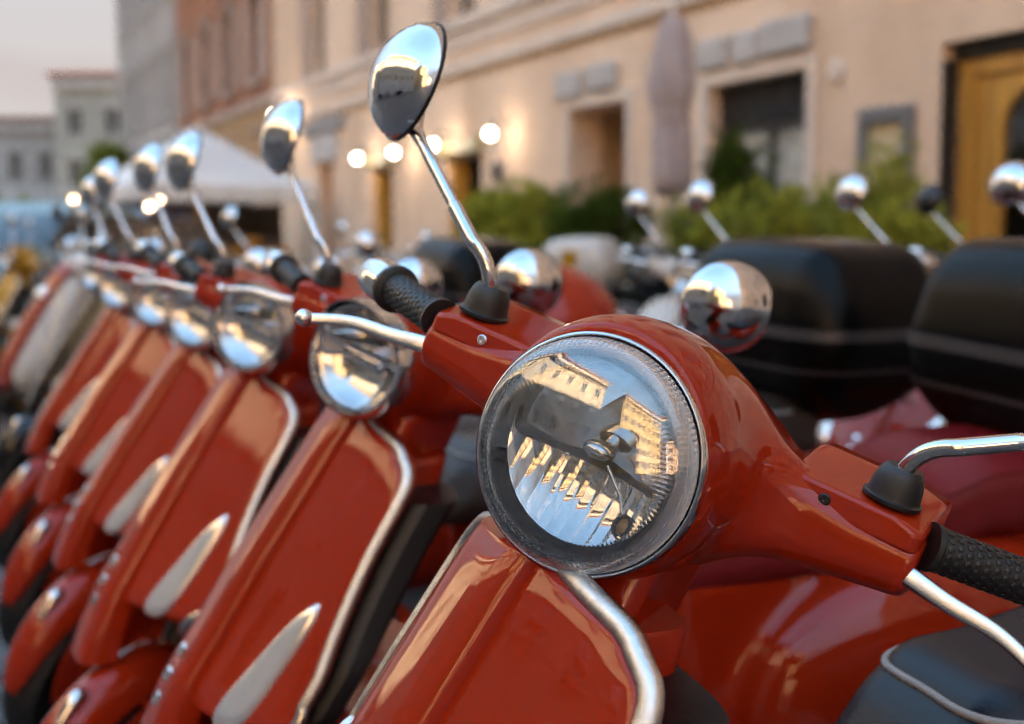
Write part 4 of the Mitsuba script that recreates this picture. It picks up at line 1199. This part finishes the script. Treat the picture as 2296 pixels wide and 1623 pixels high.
def feathery(label, s, d, h, m, n, seed, spread=.3, size=.16, base='potted_plant'):
    k = thing(base, label, 'plant'); g = np.random.default_rng(seed); pts = []; st = []
    sadd('pot', lathe([(0, .12), (.15, .12), (.2, .5), (.215, .5), (.215, .54), (.18, .54), (.17, .47), (0, .47)], 32).apply_translation([d, s, 0]), POT, k)
    for i in range(n):
        a = g.uniform(0, 2 * math.pi); r = spread * g.uniform(.3, 1); tip = np.array([d + r * math.cos(a), s + r * math.sin(a), .5 + (h - .5) * g.uniform(.6, 1)])
        p0 = np.array([d, s, .48]) + g.normal(size=3) * [.05, .05, 0]; mid = (p0 + tip) / 2 + np.array([0, 0, .12])
        cur = spline(np.array([p0, mid, tip]), 12); st.append(tube(cur[::3], .004, 5, roundends=False))
        for t in range(3, 12): pts += [cur[t] + g.normal(size=3) * .035 for _ in range(4)]
    sadd('stems', cat(*st), BARK, k); say(f'{k}__stems', kind='stuff')
    sadd('foliage', leaves(np.array(pts), size, aspect=.28, seed=seed + 1), m, k, False)


for i, (px, h, lab) in enumerate(((1580, 1.30, 'feathery green terrace plant, first from the left before the shop window'), (1665, 1.36, 'feathery green terrace plant, second from the left before the shop window'), (1750, 1.42, 'feathery green terrace plant, third from the left before the shop window'),
                                  (1850, 1.40, 'feathery green terrace plant under the wall right of the shop window'), (1935, 1.34, 'feathery green terrace plant below the menu case'), (2015, 1.28, 'feathery green terrace plant left of the wooden door'))):
    p = on_d(px, 530, 5.2); s = p @ Gv
    feathery(lab, s, 5.2, h, (LEAF_M, LEAF)[i % 2], 46, 20 + i, .36, .15)
p = on_d(1650, 530, 5.45); feathery('tall dark leafy plant in front of the shop window', p @ Gv, 5.45, 1.80, LEAF_D, 34, 41, .2, .18)
p = on_d(1985, 530, 5.5); feathery('thin yellowish plant rising before the menu case', p @ Gv, 5.5, 1.72, LEAF, 16, 42, .16, .12)


def tree(label, w, h, r, m, seed, n=3500, size=.3):
    k = thing('street_tree', label, 'tree'); g = np.random.default_rng(seed)
    tr = [tube(np.array([[0, 0, 0], [.05, .02, h * .35], [0, .06, h * .6], [0, 0, h * .85]]), [.16, .12, .09, .03], 10)]
    lumps = []
    for i in range(9):
        a = g.uniform(0, 6.28); q = np.array([math.cos(a) * r * .6, math.sin(a) * r * .6, h * g.uniform(.55, .95)]); lumps.append((q, r * g.uniform(.3, .5)))
        tr.append(tube(np.array([[0, 0, h * .45], q * [.5, .5, 1] - [0, 0, .3], q]), [.06, .04, .015], 6))
    t = cat(*tr); t.apply_translation([w[0], w[1], 0]); add('trunk', ply(t), BARK, k)
    pts = []
    for i in range(n):
        q, rr = lumps[i % 9]; v = g.normal(size=3); v /= np.linalg.norm(v); pts.append(q + v * rr * g.uniform(.4, 1) + [w[0], w[1], 0])
    add('crown', ply(leaves(np.array(pts), size, seed=seed), False), m, k)


tree('small green tree beyond the white parasol, against the grey building', pix(250, 530, 44), 3.9, 1.3, LEAF_M, 9)
tree('low yellow green tree at the far left', pix(22, 530, 30), 1.9, .8, LEAF, 10, 1800, .2)

# ------------------------------------------------------------------ more scooters


def mirror_xy(px, py, dep, heading, lean, steer, side=-1):
    Rs = rot3([0, 0, 1], math.radians(heading)) @ rot3([1, 0, 0], -math.radians(lean)) @ rot3(AXIS, math.radians(steer)) @ rot3([0, 1, 0], HEAD_PITCH)
    loc = MIR_C * [1, side, 1]
    return (pix(px, py, dep) - Rs @ (loc - HEAD_AT))[:2]


ROW2 = 'scooters in the second row by the terrace'
for px, py, dep, hd, ln, stv, pm, cs, nm, lab in (
        (1905, 420, 3.55, -140, 9, 24, PAINT, None, 'red_scooter', 'red scooter of the second row, seen between the two big black top cases'),
        (1565, 425, 3.9, -140, 9, 24, GREYP, None, 'grey_scooter', 'grey scooter of the second row, its mirror before the shop window'),
        (1425, 440, 4.7, -140, 9, 24, WHITEP, None, 'white_scooter', 'white scooter of the second row, its mirror before the entrance niche'),
        (2078, 480, 4.3, -140, 9, 24, BLACKP, None, 'black_scooter', 'black scooter of the second row, its black mirror left of the wooden door'),
        (2262, 375, 2.95, -136, 9, 24, PAINT, None, 'red_scooter', 'red scooter of the second row at the right edge, its mirror before the wooden door')):
    x, y = mirror_xy(px, py, dep, hd, ln, stv)
    scooter(x, y, hd, ln, stv, lab, ROW2, paint=pm, case=cs, name=nm)
for px, py, dep, hd, ln, stv, pm, cs, nm, lab, gr in (
        (592, 618, 5.2, -125, 4, 12, WHITEP, None, 'white_scooter', 'white scooter between the rows, left of the tall bare mirror stalks', ROW2),
        (835, 560, 9.5, -112, 3, 8, WHITEP, None, 'white_scooter', 'white scooter with chrome mirrors in front of the left dark doorway', ROW2),
        (215, 672, 4.8, -152, 6, 22, BLACKP, None, 'black_scooter', 'black scooter at the left between the red row and the white and red one', None),
        (172, 690, 6.1, -152, 6, 20, YELLOWP, None, 'yellow_scooter', 'yellow scooter just right of the white and red one', None),
        (18, 625, 8.0, -150, 6, 20, YELLOWP, None, 'yellow_scooter', 'yellow scooter at the far left edge', None),
        (60, 590, 10.2, -150, 5, 20, TEALP, None, 'teal_scooter', 'pale teal scooter far back at the left edge', None)):
    x, y = head_xy(px, py, dep, hd, ln, stv)
    scooter(x, y, hd, ln, stv, lab, gr, paint=pm, case=cs, name=nm)
# a grey scooter farther back with a white top case marked by a yellow disc
hd, ln = 62, 3
k = None
Rb_ = rot3([0, 0, 1], math.radians(hd)); tgt = pix(1305, 575, 8.2)
off = Rb_ @ (CASE_C - STEM); xy = tgt[:2] - off[:2]
k = scooter(xy[0], xy[1], hd, ln, 10, 'grey scooter turned away, carrying a white top case with a yellow disc', ROW2, paint=GREYP, case=WHITEP, name='grey_scooter')
Bm = rot3([0, 0, 1], math.radians(hd)) @ rot3([1, 0, 0], -math.radians(ln)); sw_ = np.array([xy[0], xy[1], STEM[2] * math.cos(math.radians(ln))])
dm = lathe([(0, .012), (.055, .012), (.062, .006), (.062, -.02), (0, -.02)], 40, axis=0); dm.vertices *= [-1, 1, 1]; dm.invert(); dm.apply_translation(CASE_C + [-.192, 0, .06])
add('yellow_disc', ply(dm), YELLOWP, f'{k}__top_case', m4(Bm, sw_ - Bm @ STEM))


def sport_scooter(px, py, dep, heading, label):
    """white scooter with a pointed fairing and red stripes"""
    k = thing('sport_scooter', label, 'scooter'); c = pix(px, py, dep)
    M = m4(rot3([0, 0, 1], math.radians(heading)) @ rot3([1, 0, 0], -.09), [c[0], c[1], 0])

    def put(nm, m, mm, par=k): return add(nm, m, mm, par, M)

    def f_fair(p):
        x, y, z = p.T; t = np.clip((z - .45) / .55, 0, 1)
        w = .16 - .05 * t + .03 * np.sin(t * 3); xc = .16 - .26 * t; dx = .10 + .05 * (1 - t)
        q = np.stack([(x - xc) / dx, y / w, (z - .74) / .32], -1)
        k_ = (np.abs(q[:, 0]) ** 2 + np.abs(q[:, 1]) ** 1.7 + np.abs(q[:, 2]) ** 4) ** (1 / 2.2)
        return (k_ - 1) * .08
    put('fairing', surf_ply(f_fair, (-.35, -.22, .38), (.45, .22, 1.1), .014), WHITEP)
    for s in (-1, 1):
        zz = np.linspace(.48, .98, 20); pts = []
        for z in zz:
            lo, hi = 0, .5
            for _ in range(30):
                m = (lo + hi) / 2
                t = (z - .45) / .55; q = np.array([[.16 - .26 * t + m, s * .05, z]])
                if f_fair(q)[0] < 0: lo = m
                else: hi = m
            pts.append([.16 - .26 * t + lo, s * .05, z])
        put('red_stripe', ply(tube(np.array(pts), .048, 12, flat=.4)), PAINT)
    put('headlight', ply(trimesh.creation.icosphere(3, .06).apply_scale([.8, 1.4, .8]).apply_translation([.06, 0, .86]), True), INDIC)
    ty, ri = wheel(np.array([.36, 0, .235]), .235, .055); w = put('front_wheel', ri, STEEL); put('tyre', ty, TYRE, w)
    put('fork', ply(cat(*[tube(np.array([[.08, s * .075, .72], [.36, s * .085, .235]]), .022, 12) for s in (-1, 1)])), DARKPL)
    put('mudguard', surf_ply(lambda p: np.maximum(np.maximum(np.abs(np.hypot(p[:, 0] - .36, p[:, 2] - .235) - .262) - .012, np.abs(p[:, 1]) - .07), .27 - p[:, 2]), (.05, -.1, .2), (.68, .1, .55), .01), BLUEP)
    hb = put('handlebar', ply(tube(spline(np.array([[-.13, -.34, 1.02], [-.06, -.18, 1.0], [-.04, 0, .97], [-.06, .18, 1.0], [-.13, .34, 1.02]]), 30), .013, 12)), CHROME_SOFT)
    for s in (-1, 1):
        put('grip', ply(tube(np.array([[-.085, s * .24, 1.013], [-.135, s * .36, 1.022]]), .019, 12)), RUBBER, hb)
        put('mirror', ply(trimesh.creation.icosphere(3, .06).apply_scale([.35, 1, .75]).apply_translation([-.06, s * .36, 1.2])), DARKPL)
        put('mirror_stalk', ply(tube(np.array([[-.08, s * .22, 1.01], [-.06, s * .34, 1.18]]), .007, 8)), DARKPL)
    put('footboard', ply(bevel_box((-.5, -.17, .26), (.12, .17, .36), .03)), DARKPL)
    put('rear_body', surf_ply(lambda p: smin(rbox(p, (-.75, 0, .56), (.36, .12, .16), .08), ell(p, (-.95, 0, .6), (.35, .16, .16)), .05), (-1.4, -.25, .3), (-.3, .25, .85), .02), WHITEP)
    put('seat', surf_ply(lambda p: rbox(p, (-.75, 0, .78), (.40, .13, .05), .045), (-1.2, -.2, .7), (-.3, .2, .86), .02), LEATHER)
    ty, ri = wheel(np.array([-.92, 0, .235]), .235, .055); w = put('rear_wheel', ri, STEEL); put('tyre', ty, TYRE, w)


sport_scooter(128, 700, 5.6, -150, 'white scooter with red stripes on its pointed fairing, at the left edge')


def car(label, w, heading, paint, L=4.0, W=1.68, Hh=1.46, group='parked cars at the far left'):
    k = thing('parked_car', label, 'car', group); M = m4(rot3([0, 0, 1], math.radians(heading)), [w[0], w[1], 0])

    def put(nm, m, mm, par=k, sm=40): return add(nm, ply(m, sm), mm, par, M)
    side = sg.Polygon([(-L / 2, .35), (-L / 2 - .02, .75), (-L / 2 + .12, .98), (-.95, 1.02), (.55, .98), (L / 2 - .25, .86), (L / 2, .66), (L / 2 - .02, .32)]).buffer(.06).buffer(-.03)
    for x in (-L * .31, L * .31): side = side.difference(sg.Point(x, .30).buffer(.36))
    m = trimesh.creation.extrude_polygon(side, W, engine='earcut'); v = m.vertices[:, [0, 2, 1]].copy(); v[:, 1] -= W / 2; t = np.clip((v[:, 2] - .6) / .5, 0, 1); v[:, 1] *= 1 - .07 * t; m.vertices = v; m.fix_normals()
    body = put('body', m, paint, sm=25)
    rows = []
    for z, x0, x1, wd in ((.97, -1.62, 1.0, .80), (1.15, -1.50, .72, .755), (1.36, -1.22, .36, .67), (1.45, -1.0, .08, .58)):
        rows.append([(x0, -wd, z), (x1, -wd * .94, z), (x1 + .10 * (1.5 - z), 0, z), (x1, wd * .94, z), (x0, wd, z), (x0 - .06, 0, z)])
    put('cabin_glass', loft(rows), BLACKP, sm=20)
    rows = [[(x, y, z + .004) for x, y, z in rows[-2]], [(x * .99, y * .97, z + .02) for x, y, z in rows[-1]], [(x * .7, y * .6, 1.49) for x, y, z in rows[-1]]]
    put('roof', loft(rows), paint, sm=20)
    for x in (-L * .31, L * .31):
        for s in (-1, 1):
            ty, ri = wheel(np.array([x, s * (W / 2 - .1), .30]), .30, .09); wk = add('wheel', ri, STEEL, k, M); add('tyre', ty, TYRE, wk, M)
    for s in (-1, 1):
        put('headlight', bevel_box((L / 2 - .16, s * .62 - .14, .62), (L / 2 + .015, s * .62 + .14, .74), .04), INDIC); put('tail_light', bevel_box((-L / 2 - .04, s * .68 - .1, .7), (-L / 2 + .06, s * .68 + .1, .9), .03), TAIL)
        put('wing_mirror', bevel_box((.62, s * .92 - .09, 1.0), (.74, s * .92 + .09, 1.12), .03), paint)
    put('bumper', bevel_box((L / 2 - .2, -W / 2 + .06, .34), (L / 2 + .04, W / 2 - .06, .5), .05), DARKPL)


car('pale teal car parked at the far left', pix(70, 530, 13.5), -100, TEALP)
car('dark blue car parked left of the white parasol', pix(255, 530, 17.0), -100, BLUEP)

# cars along the kerb across the street, behind the viewer: they show only in chrome, glass and paint
for s0, m, lab in ((-4.5, WHITEP, 'white car parked across the street, seen only in the chrome and glass'), (1.2, BLACKP, 'black car parked across the street, seen only in the chrome and glass'), (7.0, GREYP, 'grey car parked across the street, seen only in the chrome and glass'), (13.0, BLUEP, 'blue car parked across the street, seen only in the chrome and glass')):
    car(lab, Gv * s0 - Hv * 12.6, math.degrees(math.atan2(Gv[1], Gv[0])), m, group='cars parked across the street')
